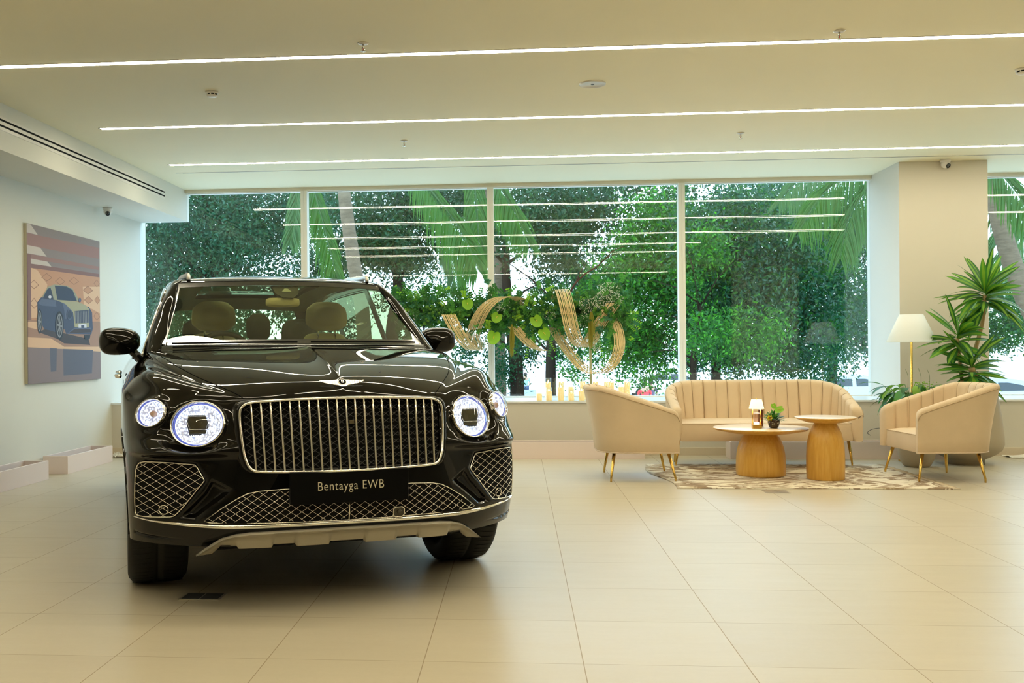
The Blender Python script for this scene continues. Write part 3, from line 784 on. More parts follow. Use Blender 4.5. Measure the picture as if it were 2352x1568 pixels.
def lamp(L, s, big):
    u = Vector((L['u'].x * s, L['u'].y, L['u'].z)); v = Vector((L['v'].x * s, L['v'].y, L['v'].z)); nn = Vector((L['n'].x * s, L['n'].y, L['n'].z)); c = Vector((L['c'].x * s, L['c'].y, L['c'].z))
    rx, rz = L['rx'], L['rz']
    o = bpy.data.objects.new('headlight' if big else 'indicator_lamp', None); COL.objects.link(o); o.parent = car
    P = lambda a, r, h: c + u * (rx * r * math.cos(a)) + v * (rz * r * math.sin(a)) + nn * h
    A = [2 * PI * k / 64 for k in range(64)]
    q = MB(); q.grid([[P(a, r, h) for a in A] for r, h in ((1.01, -.012), (1.015, .004), (.99, .010), (.955, .008), (.94, -.002), (.93, -.03))], closev=True); q.build('chrome_bezel', M['chrome'], o)
    q = MB(); q.grid([[P(a, r, h) for a in A] for r, h in ((.93, -.008), (.90, -.004), (.875, -.008))], closev=True); q.build('glow_ring', bluering, o)
    q = MB(); q.grid([[P(a, r, h) for a in A] for r, h in ((.87, -.010), (.855, -.008), (.845, -.012))], closev=True); q.build('led_ring', ledring, o)
    q = MB(); q.grid([[P(a, r, h) for a in A] for r, h in ((.845, -.010), (.7, -.018), (.5, -.026), (.0 if not big else .3, -.028))], closev=True); q.build('crystal_bowl', crys, o)
    if big:
        u0, v0, n0 = u, v, nn
        u, v, nn = Vector((1, .10 * s, 0)).normalized(), Vector((0, .22, 1)).normalized(), Vector((.1 * s, -1, .22)).normalized()
        def hexa(sx, z0, z1, h, cut=.25):
            w = sx; return [(-w * (1 - cut), z0, h), (w * (1 - cut), z0, h), (w, (z0 + z1) / 2 + .1 * (z1 - z0), h), (w * (1 - cut * .6), z1, h), (-w * (1 - cut * .6), z1, h), (-w, (z0 + z1) / 2 + .1 * (z1 - z0), h)]
        def solid(pts, dh, m, name):
            q = MB(); T = [c + u * a + v * b + nn * h for a, b, h in pts]; Bt = [p - nn * dh for p in T]; q.poly(T)
            for i in range(len(T)): j = (i + 1) % len(T); q.poly([T[i], T[j], Bt[j], Bt[i]])
            return q.build(name, m, o, smooth=False, bevel=.002)
        solid(hexa(.050, -.050, .045, -.018), .03, M['trimblack'], 'projector_housing')
        solid(hexa(.044, -.022, .036, -.008), .03, proj_m, 'projector_lens')
        solid([(-.036, -.044, -.009), (.034, -.044, -.009), (.040, -.027, -.009), (-.040, -.027, -.009)], .03, proj_m, 'projector_lens')
        q = MB(); q.tube([c + u * a + v * b + nn * (-.007) for a, b, h in hexa(.0475, -.024, .038, 0)], .0014, 6, closed=True); q.build('projector_trim', M['chrome'], o)
        q = MB()
        for a in [-.036 + .009 * k for k in range(9)]: q.ball(c + u * a + v * .047 + nn * (-.014), .0032, seg=8, rings=5)
        for a in [-.03 + .01 * k for k in range(7)]: q.ball(c + u * a + v * -.052 + nn * (-.014), .0032, seg=8, rings=5)
        q.build('led_row', ledring, o)
        u, v, nn = u0, v0, n0
    else:
        q = MB(); q.ball(c - nn * .018, .016, seg=16, rings=10); q.build('bulb', mat('amber_bulb', (.5, .32, .22), .2), o)
    q = MB(); q.grid([[P(a, r, h) for a in A] for r, h in ((.95, .006), (.85, .015), (.6, .024), (.3, .029), (.01, .030))], closev=True); q.build('lens_cover', clear, o)
for s in (-1, 1): lamp(HEAD, s, True); lamp(LAMP, s, False)

# ---- greenhouse
glass_car = pane_mat('windscreen_glass', .04, (.74, .80, .55))
glass_side = pane_mat('side_glass', .05, (.50, .60, .45))
frit = mat('glass_frit', (.004, .004, .003), .12, coat=1.)
def ws(u, t):
    b = Vector((.764 * u, .625 + .245 * abs(u) ** 2.1, 1.216 - .004 * u * u)); tt = Vector((.640 * u, 1.335 + .125 * abs(u) ** 2.1, 1.614 - .012 * u * u))
    p = b.lerp(tt, t); p += Vector((.12 * u, -.62, .78)).normalized() * -.009 * math.sin(PI * min(1, max(0, t)))
    return p
def wsn(u, t): return (ws(u + .01, t) - ws(u - .01, t)).cross(ws(u, t + .01) - ws(u, t - .01)).normalized()
q = MB(); g = [[ws(-1 + 2 * i / 40, j / 24) for i in range(41)] for j in range(25)]; q.grid(g); ww = q.build('windscreen', glass_car, car, recalc=False)
def ring_band(u0, u1, t0, t1, du, dv, off, m, name):
    q = MB()
    def strip(f): q.grid([[ws(*f(a / 40, b)) + wsn(*f(a / 40, b)) * off for a in range(41)] for b in (0, 1)])
    strip(lambda a, b: (u0 + (u1 - u0) * a, t0 + b * dv * .9)); strip(lambda a, b: (u0 + (u1 - u0) * a, t1 - b * dv))
    strip(lambda a, b: (u0 + b * du, t0 + (t1 - t0) * a)); strip(lambda a, b: (u1 - b * du, t0 + (t1 - t0) * a))
    return q.build(name, m, ww, recalc=False)
ring_band(-1, 1, 0, 1, .026, .075, .0015, frit, 'black_border')
q = MB(); q.tube([ws(-1.004, t / 20) + wsn(-1, t / 20) * .0 for t in range(21)], .006, 6); q.tube([ws(1.004, t / 20) for t in range(21)], .006, 6); q.tube([ws(-1 + u / 15, 1.004) for u in range(31)], .005, 6); q.build('gasket', M['rubber'], ww)
# cowl between bonnet and glass
q = MB(); g = []
for i in range(41):
    u = -1 + i / 20; b = ws(u, .0); g.append([b + Vector((0, .02, .003)), b + Vector((0, -.015, -.004)), b + Vector((0, -.035, -.012)), b + Vector((u * .01, -.09, -.035)), b + Vector((u * .01, -.14, -.06))])
q.grid(g); q.build('cowl_panel', M['trimblack'], car)
for s in (1, -1):
    q = MB(); ps = [ws(s * (.05 + .88 * k / 20), .02) + Vector((0, -.022, .004)) for k in range(21)]; q.tube(ps, .006, 6); q.build('wiper_arm', M['black'], car)
PT = [((.785, .83, 1.175), (.850, .88, 1.165), (.868, .99, 1.115)), ((.764, .87, 1.212), (.836, .96, 1.222), (.853, 1.05, 1.19)), ((.727, 1.04, 1.335), (.800, 1.10, 1.33), (.812, 1.2, 1.31)),
      ((.696, 1.175, 1.425), (.762, 1.2, 1.417), (.775, 1.33, 1.41)), ((.668, 1.295, 1.508), (.721, 1.30, 1.504), (.738, 1.45, 1.50)), ((.643, 1.44, 1.598), (.685, 1.43, 1.576), (.712, 1.6, 1.56)),
      ((.612, 1.54, 1.628), (.664, 1.56, 1.62), (.702, 1.75, 1.585)), ((.60, 1.7, 1.642), (.657, 1.72, 1.637), (.697, 1.9, 1.598)), ((.60, 2.2, 1.665), (.66, 2.2, 1.655), (.695, 2.2, 1.608)),
      ((.59, 3., 1.652), (.65, 3., 1.64), (.685, 3., 1.60)), ((.57, 3.6, 1.615), (.63, 3.6, 1.60), (.67, 3.6, 1.56)), ((.53, 4.1, 1.555), (.60, 4.1, 1.535), (.65, 4.05, 1.49)),
      ((.56, 4.24, 1.45), (.65, 4.25, 1.42), (.72, 4.15, 1.38)), ((.63, 4.40, 1.22), (.74, 4.40, 1.2), (.82, 4.3, 1.19)), ((.66, 4.46, 1.08), (.78, 4.44, 1.07), (.885, 4.36, 1.10))]
for s in (1, -1):
    I = smooth_poly([a for a, b, c in PT], 6); O = smooth_poly([b for a, b, c in PT], 6); B = smooth_poly([c for a, b, c in PT], 6); g = []
    for a, b, c in zip(I, O, B):
        m1 = a.lerp(b, .5); out = (b - (a + c) * .5); out = out.normalized() if out.length > 1e-6 else Vector((1, 0, 0))
        row = [a, m1 + out * .012, b, b.lerp(c, .5) + out * .006, c]; row = smooth_poly(row, 3); row = [row[0] + (c - a) * .0 - out * .02] + row + [row[-1] - out * .02]
        g.append([(p.x * s, p.y, p.z) for p in row])
    q = MB(); q.grid(g); q.build('roof_pillar', M['paint'], car)
    # bright window surround and side glass
    q = MB(); q.tube([(p.x * s * 1.004, p.y, p.z) for p in B[4:78]], .006, 6); q.tube([(s * .876, y, 1.127) for y in [1.0 + k * .165 for k in range(20)]], .006, 6); q.build('window_brightwork', M['chrome'], car)
    q = MB(); g = []
    for p in B[2:-8]: g.append([(s * (p.x - .006 + (.870 - p.x) * f), p.y, p.z + (1.122 - p.z) * f) for f in (0, .25, .5, .75, 1)])
    q.grid(g); q.build('side_window', glass_side, car, recalc=False)
    for yb, nm in ((2.02, 'centre_pillar'), (3.35, 'rear_pillar')):
        q = MB(); q.grid([[(s * (.693 + .178 * f - .010), yb + dy - .05 * f, 1.61 - .49 * f) for dy in (-.05, .05)] for f in (0, .3, .6, 1)]); q.grid([[(s * (.693 + .178 * f + .003), yb + dy - .05 * f, 1.61 - .49 * f) for dy in (-.05, .05)] for f in (0, .3, .6, 1)]); q.build(nm, M['trimblack'], car, recalc=False)
# roof
rc = [(1.335, 1.614), (1.5, 1.652), (1.7, 1.672), (2.2, 1.70), (3.0, 1.688), (3.6, 1.652), (4.1, 1.585), (4.22, 1.555)]
q = MB(); g = []
nI = smooth_poly([a for a, b, c in PT], 6)
def iedge(y):
    c = [p for p in nI[24:68]]; return min(c, key=lambda p: abs(p.y - y))
for k in range(40):
    f = k / 39; row = []
    for j in range(31):
        u = -1 + j / 15
        if f < .08: y = 1.335 + .125 * abs(u) ** 2.1 + f / .08 * (1.62 - 1.335 - .125 * abs(u) ** 2.1)
        else: y = 1.62 + (4.15 - 1.62) * (f - .08) / .92
        e = iedge(max(y, 1.44)); hw = e.x + .004; zs = e.z
        zc_ = interp(rc, y)
        if f == 0: p = ws(u, 1.0); row.append((p.x, p.y, p.z)); continue
        row.append((u * hw, y, zs + (zc_ - zs) * (1 - abs(u) ** 2.6)))
    g.append(row)
gg = g; n_ = q.add([p for r_ in gg for p in r_], [])
for i in range(len(gg) - 1):
    for j in range(30):
        c_ = gg[i][j]; 
        if 1.86 < c_[1] < 3.42 and abs(gg[i][j][0] + gg[i][j + 1][0]) / 2 < .38: continue
        q.f.append((n_ + i * 31 + j, n_ + i * 31 + j + 1, n_ + (i + 1) * 31 + j + 1, n_ + (i + 1) * 31 + j)); q.m.append(0)
q.build('roof_panel', M['paint'], car)
q = MB(); q.grid([[(u * .42, 1.85 + 1.7 * f, interp(rc, 1.85 + 1.7 * f) + .0035 - .022 * abs(u) ** 3) for u in [-1 + k / 8 for k in range(17)]] for f in [k / 20 for k in range(21)]]); q.build('glass_roof', glass_side, car, recalc=False)
railm = mat('satin_roof_rail', (.66, .64, .60), .28, metal=.9)
for s in (1, -1):
    q = MB(); path = [(.575, 1.50, 1.628), (.575, 1.505, 1.650), (.577, 1.55, 1.660), (.58, 1.7, 1.664), (.585, 2.2, 1.684), (.58, 3.0, 1.675), (.56, 3.5, 1.672), (.545, 3.75, 1.642), (.54, 3.8, 1.60)]
    q.tube([(s * p.x, p.y, p.z) for p in smooth_poly(path, 6)], .017, 10, flat=.75); q.build('roof_rail', railm, car)
# tailgate glass
q = MB(); q.grid([[(u * (.555 + .075 * f), 4.12 + .29 * f + .03 * (1 - u * u), 1.545 - .33 * f) for u in [-1 + k / 10 for k in range(21)]] for f in [k / 8 for k in range(9)]]); q.build('rear_window', glass_side, car, recalc=False)
q = MB(); q.grid([[(u * .56, 4.08 + .10 * f, 1.60 - .04 * f) for u in [-1 + k / 10 for k in range(21)]] for f in (0, 1)]); q.grid([[(u * (.63 + .04 * f), 4.42 + .05 * f, 1.22 - .14 * f) for u in [-1 + k / 10 for k in range(21)]] for f in (0, 1)]); q.build('tailgate', M['paint'], car)

# ---- cabin
M['leather'] = mat('cream_leather', (.60, .53, .36), .5, spec=.35)
M['leatherdark'] = mat('dark_leather', (.025, .023, .018), .6)
def rounded(bx, by, bz, m, name, parent, loc, rx=0, lv=3, pinch=0):
    q = MB(); q.box(-bx, -by, -bz, bx, by, bz); o = q.build(name, m, parent, weld=0)
    bmx = bmesh.new(); bmx.from_mesh(o.data); bmesh.ops.bevel(bmx, geom=bmx.edges[:], offset=min(bx, by, bz) * .55, segments=2, affect='EDGES')
    for v in bmx.verts:
        if v.co.z > 0: v.co.x *= 1 - pinch * v.co.z / bz
    bmx.to_mesh(o.data); bmx.free(); o.data.shade_smooth(); o.location = loc; o.rotation_euler = (rx, 0, 0)
    mdl = o.modifiers.new('s', 'SUBSURF'); mdl.levels = 2; mdl.render_levels = 2; return o
for sx, sy, dk in ((-.385, 1.93, 0), (.385, 1.93, 0), (-.385, 3.05, 1), (.385, 3.05, 1)):
    so = bpy.data.objects.new('seat', None); COL.objects.link(so); so.parent = car; so.location = (sx, sy, 0)
    ml = M['leatherdark'] if dk else M['leather']; hz = 1.33 if dk else 1.415
    rounded(.155, .06, .105, ml, 'headrest', so, (0, 0, hz), -.12, pinch=.12)
    rounded(.25, .07, .34, ml, 'backrest', so, (0, .02, .97), -.16, pinch=.32)
    rounded(.26, .26, .08, ml, 'seat_cushion', so, (0, -.26, .62))
    q = MB(); q.tube([(-.06, 0, 1.25), (-.06, 0, 1.35)], .007, 8); q.tube([(.06, 0, 1.25), (.06, 0, 1.35)], .007, 8); q.build('headrest_post', M['chrome'], so)
rounded(.10, .06, .12, M['leatherdark'], 'middle_headrest', car, (.06, 3.08, 1.36))
q = MB(); q.grid([[(u * .79, y, z) for u in [-1 + k / 8 for k in range(17)]] for y, z in ((.66, 1.17), (.80, 1.172), (1.0, 1.165), (1.25, 1.15), (1.42, 1.12), (1.45, .95), (1.42, .7))]); q.build('dashboard', M['leatherdark'], car)
q = MB(); q.box(-.82, 4.0, 1.02, .82, 4.34, 1.08); q.box(-.82, 1.0, .98, -.79, 3.4, 1.13); q.box(.79, 1.0, .98, .82, 3.4, 1.13); q.box(-.8, 3.2, .4, .8, 3.26, 1.16); q.box(-.83, .9, .36, .83, 4.2, .40); q.build('cabin_trim', M['leatherdark'], car, smooth=False)
q = MB(); q.grid([[(u * .60, y, interp(rc, y) - .045 - .02 * u * u) for u in [-1 + k / 8 for k in range(17)]] for y in (1.45, 1.7, 1.86)]); q.grid([[(u * .60, y, interp(rc, y) - .045 - .02 * u * u) for u in [-1 + k / 8 for k in range(17)]] for y in (3.45, 3.6, 4.05)])
for s in (-1, 1): q.grid([[(s * (.41 + .19 * k), y, interp(rc, y) - .045 - .02 * (k * .6 + .4)) for k in (0, .5, 1)] for y in (1.86, 2.2, 3, 3.45)])
q.build('headliner', mat('headliner_fabric', (.30, .28, .20), .9), car, recalc=False)
sw = bpy.data.objects.new('steering_wheel', None); COL.objects.link(sw); sw.parent = car; sw.location = (-.36, 1.47, 1.125); sw.rotation_euler = (math.radians(-25), 0, 0)
q = MB(); q.tube([(.185 * math.cos(t * PI / 20), 0, .185 * math.sin(t * PI / 20)) for t in range(40)], .017, 8, closed=True); q.build('wheel_rim', M['leatherdark'], sw)
q = MB(); q.box(-.17, -.008, -.02, .17, .008, .02); q.box(-.02, -.008, -.17, .02, .008, 0); q.lathe([(.001, -.02), (.05, -.02), (.06, 0), (.05, .02), (.001, .02)], seg=24, axis='y'); q.build('hub', M['leatherdark'], sw, smooth=False, bevel=.004)
rm = rounded(.105, .014, .030, M['leather'], 'rear_view_mirror', car, (-.03, 1.20, 1.475), .1)
q = MB(); ps = [ws(x / .66, t) - Vector((0, -.015, .0)) for x, t in ((-.085, .93), (.085, .93), (.07, .80), (.03, .735), (-.03, .735), (-.07, .80))]; q.poly(ps)
q.poly([p + Vector((0, .06, -.005)) for p in ps])
for i in range(6): q.poly([ps[i], ps[(i + 1) % 6], ps[(i + 1) % 6] + Vector((0, .06, -.005)), ps[i] + Vector((0, .06, -.005))])
q.build('camera_pod', M['leatherdark'], car, smooth=False)
q = MB(); q.poly([ws(x / .66, t) + Vector((0, .010, 0)) for x, t in ((-.032, .83), (.032, .83), (.012, .885), (-.008, .885))]); q.build('camera_window', mat('camera_window_grey', (.35, .36, .28), .4), car)

# ---- door mirrors
for s in (-1, 1):
    mo = bpy.data.objects.new('door_mirror', None); COL.objects.link(mo); mo.parent = car; mo.location = (s * .985, 1.27, 1.245); mo.rotation_euler = (0, 0, s * -.05)
    q = MB(); rows = []
    for k in range(13):
        f = k / 12; y = -.085 + .135 * f; sc = [.0, .42, .64, .78, .87, .93, .965, .985, 1, 1.005, 1., .985, .97][k]; sc = max(sc, .02)
        rows.append([(s * (.118 * sc * math.copysign(abs(math.cos(a)) ** .72, math.cos(a)) + .012 * (1 - f)), y, .080 * sc * math.copysign(abs(math.sin(a)) ** .8, math.sin(a)) * (1 + .12 * math.cos(a) * (1 if True else 0)) - .012 * (1 - f)) for a in [2 * PI * j / 40 for j in range(40)]])
    q.grid(rows, closev=True); q.build('mirror_housing', M['paint'], mo)
    q = MB(); q.poly([(s * (.108 * math.copysign(abs(math.cos(a)) ** .72, math.cos(a))), .052, .072 * math.copysign(abs(math.sin(a)) ** .8, math.sin(a))) for a in [2 * PI * j / 40 for j in range(40)]]); q.build('mirror_glass', M['chrome'], mo, smooth=False)
    q = MB(); q.tube([(s * (.112 * math.cos(a)), -.085 * (1 - abs(math.cos(a)) ** 1.6) + .02, -.022) for a in [PI * j / 24 for j in range(25)]], .0035, 6); q.build('indicator_strip', M['chrome'], mo)
    q = MB(); q.tube(smooth_poly([(s * -.055, .0, -.05), (s * -.09, .0, -.085), (s * -.125, -.03, -.115), (s * -.15, -.06, -.135)], 4), [.026, .026, .025, .025, .025, .025, .025, .026, .027, .028, .03, .032, .036], 12); q.build('mirror_arm', M['paint'], mo)
    q = MB(); q.ball((s * -.145, -.06, -.14), .045, seg=16, rings=10, sc=(.8, 1.2, 1)); q.build('mirror_foot', M['trimblack'], mo)
    for k, (yy, zz) in enumerate(((1.95, 1.02), (3.1, 1.02))):
        q = MB(); q.tube([(s * .99, yy - .10, zz), (s * 1.012, yy - .06, zz + .002), (s * 1.014, yy + .06, zz + .004), (s * .99, yy + .10, zz + .004)], .013, 8); q.build('door_handle', M['chrome'], car)
# ------------------------------------------------------------------ seating
def velvet(name, col):
    m = mat(name, col, .75, spec=.25, sheen=.18, sheen_tint=(1, .8, .55)); n = NT(m); p = n.obj()
    f = n.noise(p, 3.5, 4, .6); g = n.noise(p, 300, 2)
    n.base(n.mix(f, tuple(c * .86 for c in col), tuple(min(1, c * 1.10) for c in col))); n.bump(g, .15, .002); return m
M['velvet'] = velvet('beige_velvet', (.65, .505, .335))
M['seam'] = mat('seam_shade', (.30, .20, .11), .9, spec=.1)  # dark thin tubes that paint the shade in the grooves between channels
M['velvet_pipe'] = velvet('beige_piping', (.50, .36, .22))
def upath(hw, yf, yb, rc, n=14):
    pts = []
    def seg(a, b, k): 
        for i in range(k): pts.append((a[0] + (b[0] - a[0]) * i / k, a[1] + (b[1] - a[1]) * i / k))
    def arc(cx, cy, a0, a1, k):
        for i in range(k): a = a0 + (a1 - a0) * i / k; pts.append((cx + rc * math.cos(a), cy + rc * math.sin(a)))
    seg((-hw, yf), (-hw, yb - rc), 40); arc(-hw + rc, yb - rc, PI, PI / 2, 30); seg((-hw + rc, yb), (hw - rc, yb), max(8, int((hw - rc) / .02))); arc(hw - rc, yb - rc, PI / 2, 0, 30); seg((hw, yb - rc), (hw, yf), 40); pts.append((hw, yf))
    # resample evenly
    d = [0]
    for a, b in zip(pts, pts[1:]): d.append(d[-1] + math.hypot(b[0] - a[0], b[1] - a[1]))
    N = int(d[-1] / .0115); out = []; j = 0
    for i in range(N + 1):
        t = d[-1] * i / N
        while j < len(d) - 2 and d[j + 1] < t: j += 1
        f = (t - d[j]) / max(1e-9, d[j + 1] - d[j]); out.append((pts[j][0] + (pts[j + 1][0] - pts[j][0]) * f, pts[j][1] + (pts[j + 1][1] - pts[j][1]) * f, t))
    return out, d[-1]
def tub(root, hw, yf, yb, rc, zb, ht, flare_b, flare_s, th, pleat, zseat, name='shell'):
    P, Ltot = upath(hw, yf, yb, rc); q = MB(); rows = []; rim = []; base = []; seams = []
    npl = round(Ltot / pleat)
    for i, (x, y, t) in enumerate(P):
        a = P[max(0, i - 1)]; b = P[min(len(P) - 1, i + 1)]; tx, ty = b[0] - a[0], b[1] - a[1]; l = math.hypot(tx, ty); nx, ny = -ty / l, tx / l
        fy = max(0, min(1, (y - yf) / (yb - yf))); back = max(0, ny); fl = flare_s + (flare_b - flare_s) * back ** 1.3
        H = ht(fy, back); end = min(t, Ltot - t); er = min(1, end / .05); H -= .045 * (1 - math.sqrt(max(0, 1 - (1 - er) ** 2)))
        ph = (t / Ltot * npl) % 1.0; pl = .022 * max(0, 1 - abs(2 * ph - 1) ** 5) ** .6 - .008
        if end < .02: pl = 0
        thk = th * (.55 + .45 * math.sqrt(max(0, 1 - (1 - er) ** 2)))
        row = []
        def pt(off, z): 
            f = max(0, (z - zb) / (.845 - zb)); o = off + fl * f ** 1.4; return (x + nx * o, y + ny * o, z)
        for z in (zb, zb + .015, zb + (H - zb) * .25, zb + (H - zb) * .5, zb + (H - zb) * .75, H - .055, H - .03): row.append(pt(0 if z > zb else -.012, z))
        for k in range(1, 8): an = PI * k / 8; row.append(pt(-thk / 2 + thk / 2 * math.cos(an) - pl * .8 * (k / 8), H - .03 + .03 * math.sin(an) + .004 * 0))
        for z in (H - .03, H - .055, zseat + (H - zseat) * .66, zseat + (H - zseat) * .33, zseat, zseat - .06): row.append(pt(-thk - pl, z))
        row.append((x - nx * thk * .8, y - ny * thk * .8, zb)); rows.append(row)
        rim.append(pt(.003, H - .038)); base.append(pt(-.004, zb + .004))
        if i and int(t / Ltot * npl) != int(P[i - 1][2] / Ltot * npl) and .13 < t < Ltot - .13:
            seams.append([pt(-thk / 2 + thk / 2 * math.cos(PI * k / 8) - .0045 * (k / 8), H - .03 + .03 * math.sin(PI * k / 8)) for k in (4, 5, 6, 7)] + [pt(-thk - .0068, zz) for zz in (H - .03, H - .055, zseat + (H - zseat) * .66, zseat + (H - zseat) * .33, zseat, zseat - .02)])
    q.grid(rows, closev=True); q.poly(rows[0]); q.poly(list(reversed(rows[-1]))); q.build(name, M['velvet'], root, angle=70)
    q = MB()
    for sm in seams: q.tube(sm, .0018, 5)
    q.build('seam_shade_lines', M['seam'], root)
    q = MB(); q.tube(rim, .0035, 6); q.build('piping', M['velvet_pipe'], root)
    q = MB(); q.tube(base, .006, 6); q.build('base_welt', velvet('welt_light', (.70, .56, .42)) if 'welt' not in M else M['welt'], root)
M['welt'] = velvet('welt_light', (.66, .52, .38))
def cushion(root, x0, x1, y0, y1, z0, z1, name, m):
    q = MB(); NX, NY = 24, 14; top = []; 
    def e(f): return 1 - abs(2 * f - 1) ** 6
    for j in range(NY + 1):
        top.append([(x0 + (x1 - x0) * i / NX, y0 + (y1 - y0) * j / NY, z1 - .022 + .022 * e(i / NX) * e(j / NY) + .006 * math.sin(PI * i / NX) * math.sin(PI * j / NY)) for i in range(NX + 1)])
    q.grid(top); ring_ = [top[0][i] for i in range(NX + 1)] + [top[j][NX] for j in range(1, NY + 1)] + [top[NY][i] for i in range(NX - 1, -1, -1)] + [top[j][0] for j in range(NY - 1, 0, -1)]
    cx_, cy_ = (x0 + x1) / 2, (y0 + y1) / 2
    def sc(k, z): return [(cx_ + (p[0] - cx_) * k, cy_ + (p[1] - cy_) * k, z) for p in ring_]
    q.grid([ring_, sc(1.004, z1 - .04), sc(1.004, (z0 + z1) / 2), sc(1.0, z0 + .01), sc(.985, z0)], closev=True); q.poly(sc(.985, z0))
    o = q.build(name, m, root, angle=60)
    q = MB(); q.tube([(p[0], p[1], z1 - .024) for p in sc(1.002, z1)], .0035, 6, closed=True); q.build('seat_piping', M['velvet_pipe'], root)
def legs(root, feet, zt, inset):
    for fx, fy in feet:
        wp = Matrix.Rotation(root.rotation_euler.z, 3, 'Z') @ Vector((fx, fy, 0)) + root.location; zf = .011 if (1.27 < wp.x < 3.54 and 8.54 < wp.y < 10.29) else 0
        tx, ty = fx * inset, fy * inset if abs(fy) > .1 else fy
        q = MB(); q.tube([(fx, fy, .004 + zf), (fx * .995 + tx * .005, fy, .03), (tx, ty, zt)], [.0085, .0095, .0165], 16); q.lathe([(.001, 0), (.0085, 0), (.0085, .006)], (fx, fy, zf), 12); q.build('leg', M['brass'], root)
def armchair(label, x, y, rz):
    o = thing('armchair', label, 'armchair', (x, y, 0), rz, 'beige velvet tub chairs around the rug')
    tub(o, .395, -.365, .335, .26, .255, lambda f, b: .615 + .215 * min(1, f / .92) ** .9 + .015 * b, .105, .012, .075, .118, .40)
    cushion(o, -.325, .325, -.335, .25, .255, .43, 'seat', M['velvet'])
    legs(o, ((-.352, -.335), (.352, -.335), (-.352, .225), (.352, .225)), .262, .84)
    return o
armchair('beige velvet tub armchair seen from its side, left of the sofa and near the candles', 1.025, 9.30, PI / 2)
armchair('beige velvet tub armchair right of the tables, in front of the tall potted plant', 3.735, 9.31, -PI / 2 + .05)
sofa = thing('sofa', 'beige velvet sofa with vertical channels standing in front of the window sill', 'sofa', (2.372, 10.28, 0), 0)
tub(sofa, .892, -.39, .30, .34, .268, lambda f, b: .585 + .235 * min(1, f / 1.0) ** .95 + .022 * b, .10, .015, .085, .118, .42)
cushion(sofa, -.812, .812, -.355, .24, .268, .462, 'seat', M['velvet'])
legs(sofa, ((-.828, -.15), (.868, -.15), (-.78, .26), (.78, .26)), .275, .96)

# ------------------------------------------------------------------ rug
m = mat('rug_pile', (.5, .42, .3), .95, spec=.1); n = NT(m); p = n.obj()
w1 = n.noise(n.mapping(p, (1.1, 1.7, 1)), 1.25, 5, .5, dist=2.6); w2 = n.noise(n.mapping(p, (1, 2.2, 1)), 5.0, 6, .7, dist=1.2); fib = n.noise(n.mapping(p, (1, 3, 1)), 60, 3)
v1 = n.math('FRACT', n.math('MULTIPLY', n.math('ADD', w1, n.math('MULTIPLY', w2, .22)), 4.5))
n.base(n.ramp(n.math('ADD', n.math('MULTIPLY', v1, .75), n.math('MULTIPLY', fib, .3)), [(.25, (.27, .19, .12)), (.45, (.40, .30, .20)), (.56, (.68, .60, .46)), (.9, (.76, .69, .55))]))
n.bump(n.math('ADD', fib, v1), .5, .004)
rug = thing('rug', 'brown and cream marbled rug with fringed end under the tables', 'rug', (2.4, 9.42, 0))
q = MB(); NX, NY = 60, 40; g = []
for j in range(NY + 1):
    row = []
    for i in range(NX + 1):
        u, v = i / NX, j / NY; x = -1.135 + 2.27 * u; y = -.885 + (1.755 + 0 * u) * v
        if i == 0: x += .03 * math.sin(v * 7) - .0
        x += (1 - u) * (-.02 * v + .05 * math.sin(v * 5 + 1) * (1 - v)); y += .006 * math.sin(u * 16) * (1 if j in (0,) else 0)
        z = .008 + .002 * noise.noise(Vector((x * 4, y * 4, 0))) + (.010 * max(0, math.sin(u * 9 + 1)) ** 8 if j == 0 else 0)
        row.append((x, y, z))
    g.append(row)
q.grid(g); bt = [[(p[0], p[1], .001) for p in r] for r in g]
edge = [g[0], bt[0]]; q.grid(edge); q.grid([g[-1], bt[-1]]); q.grid([[r[0] for r in g], [r[0] for r in bt]]); q.grid([[r[-1] for r in g], [r[-1] for r in bt]]); q.build('pile', m, rug)
q = MB()
for k in range(75):
    y = -.88 + 1.74 * k / 74; x = 1.133; q.tube([(x - .01, y, .008), (x + .03, y + random.uniform(-.008, .008), .006), (x + .062 + random.uniform(-.01, .01), y + random.uniform(-.02, .02), .004)], .0028, 4)
tag(q.build('fringe', mat('fringe_yarn', (.62, .52, .38), .9), rug), kind='stuff')

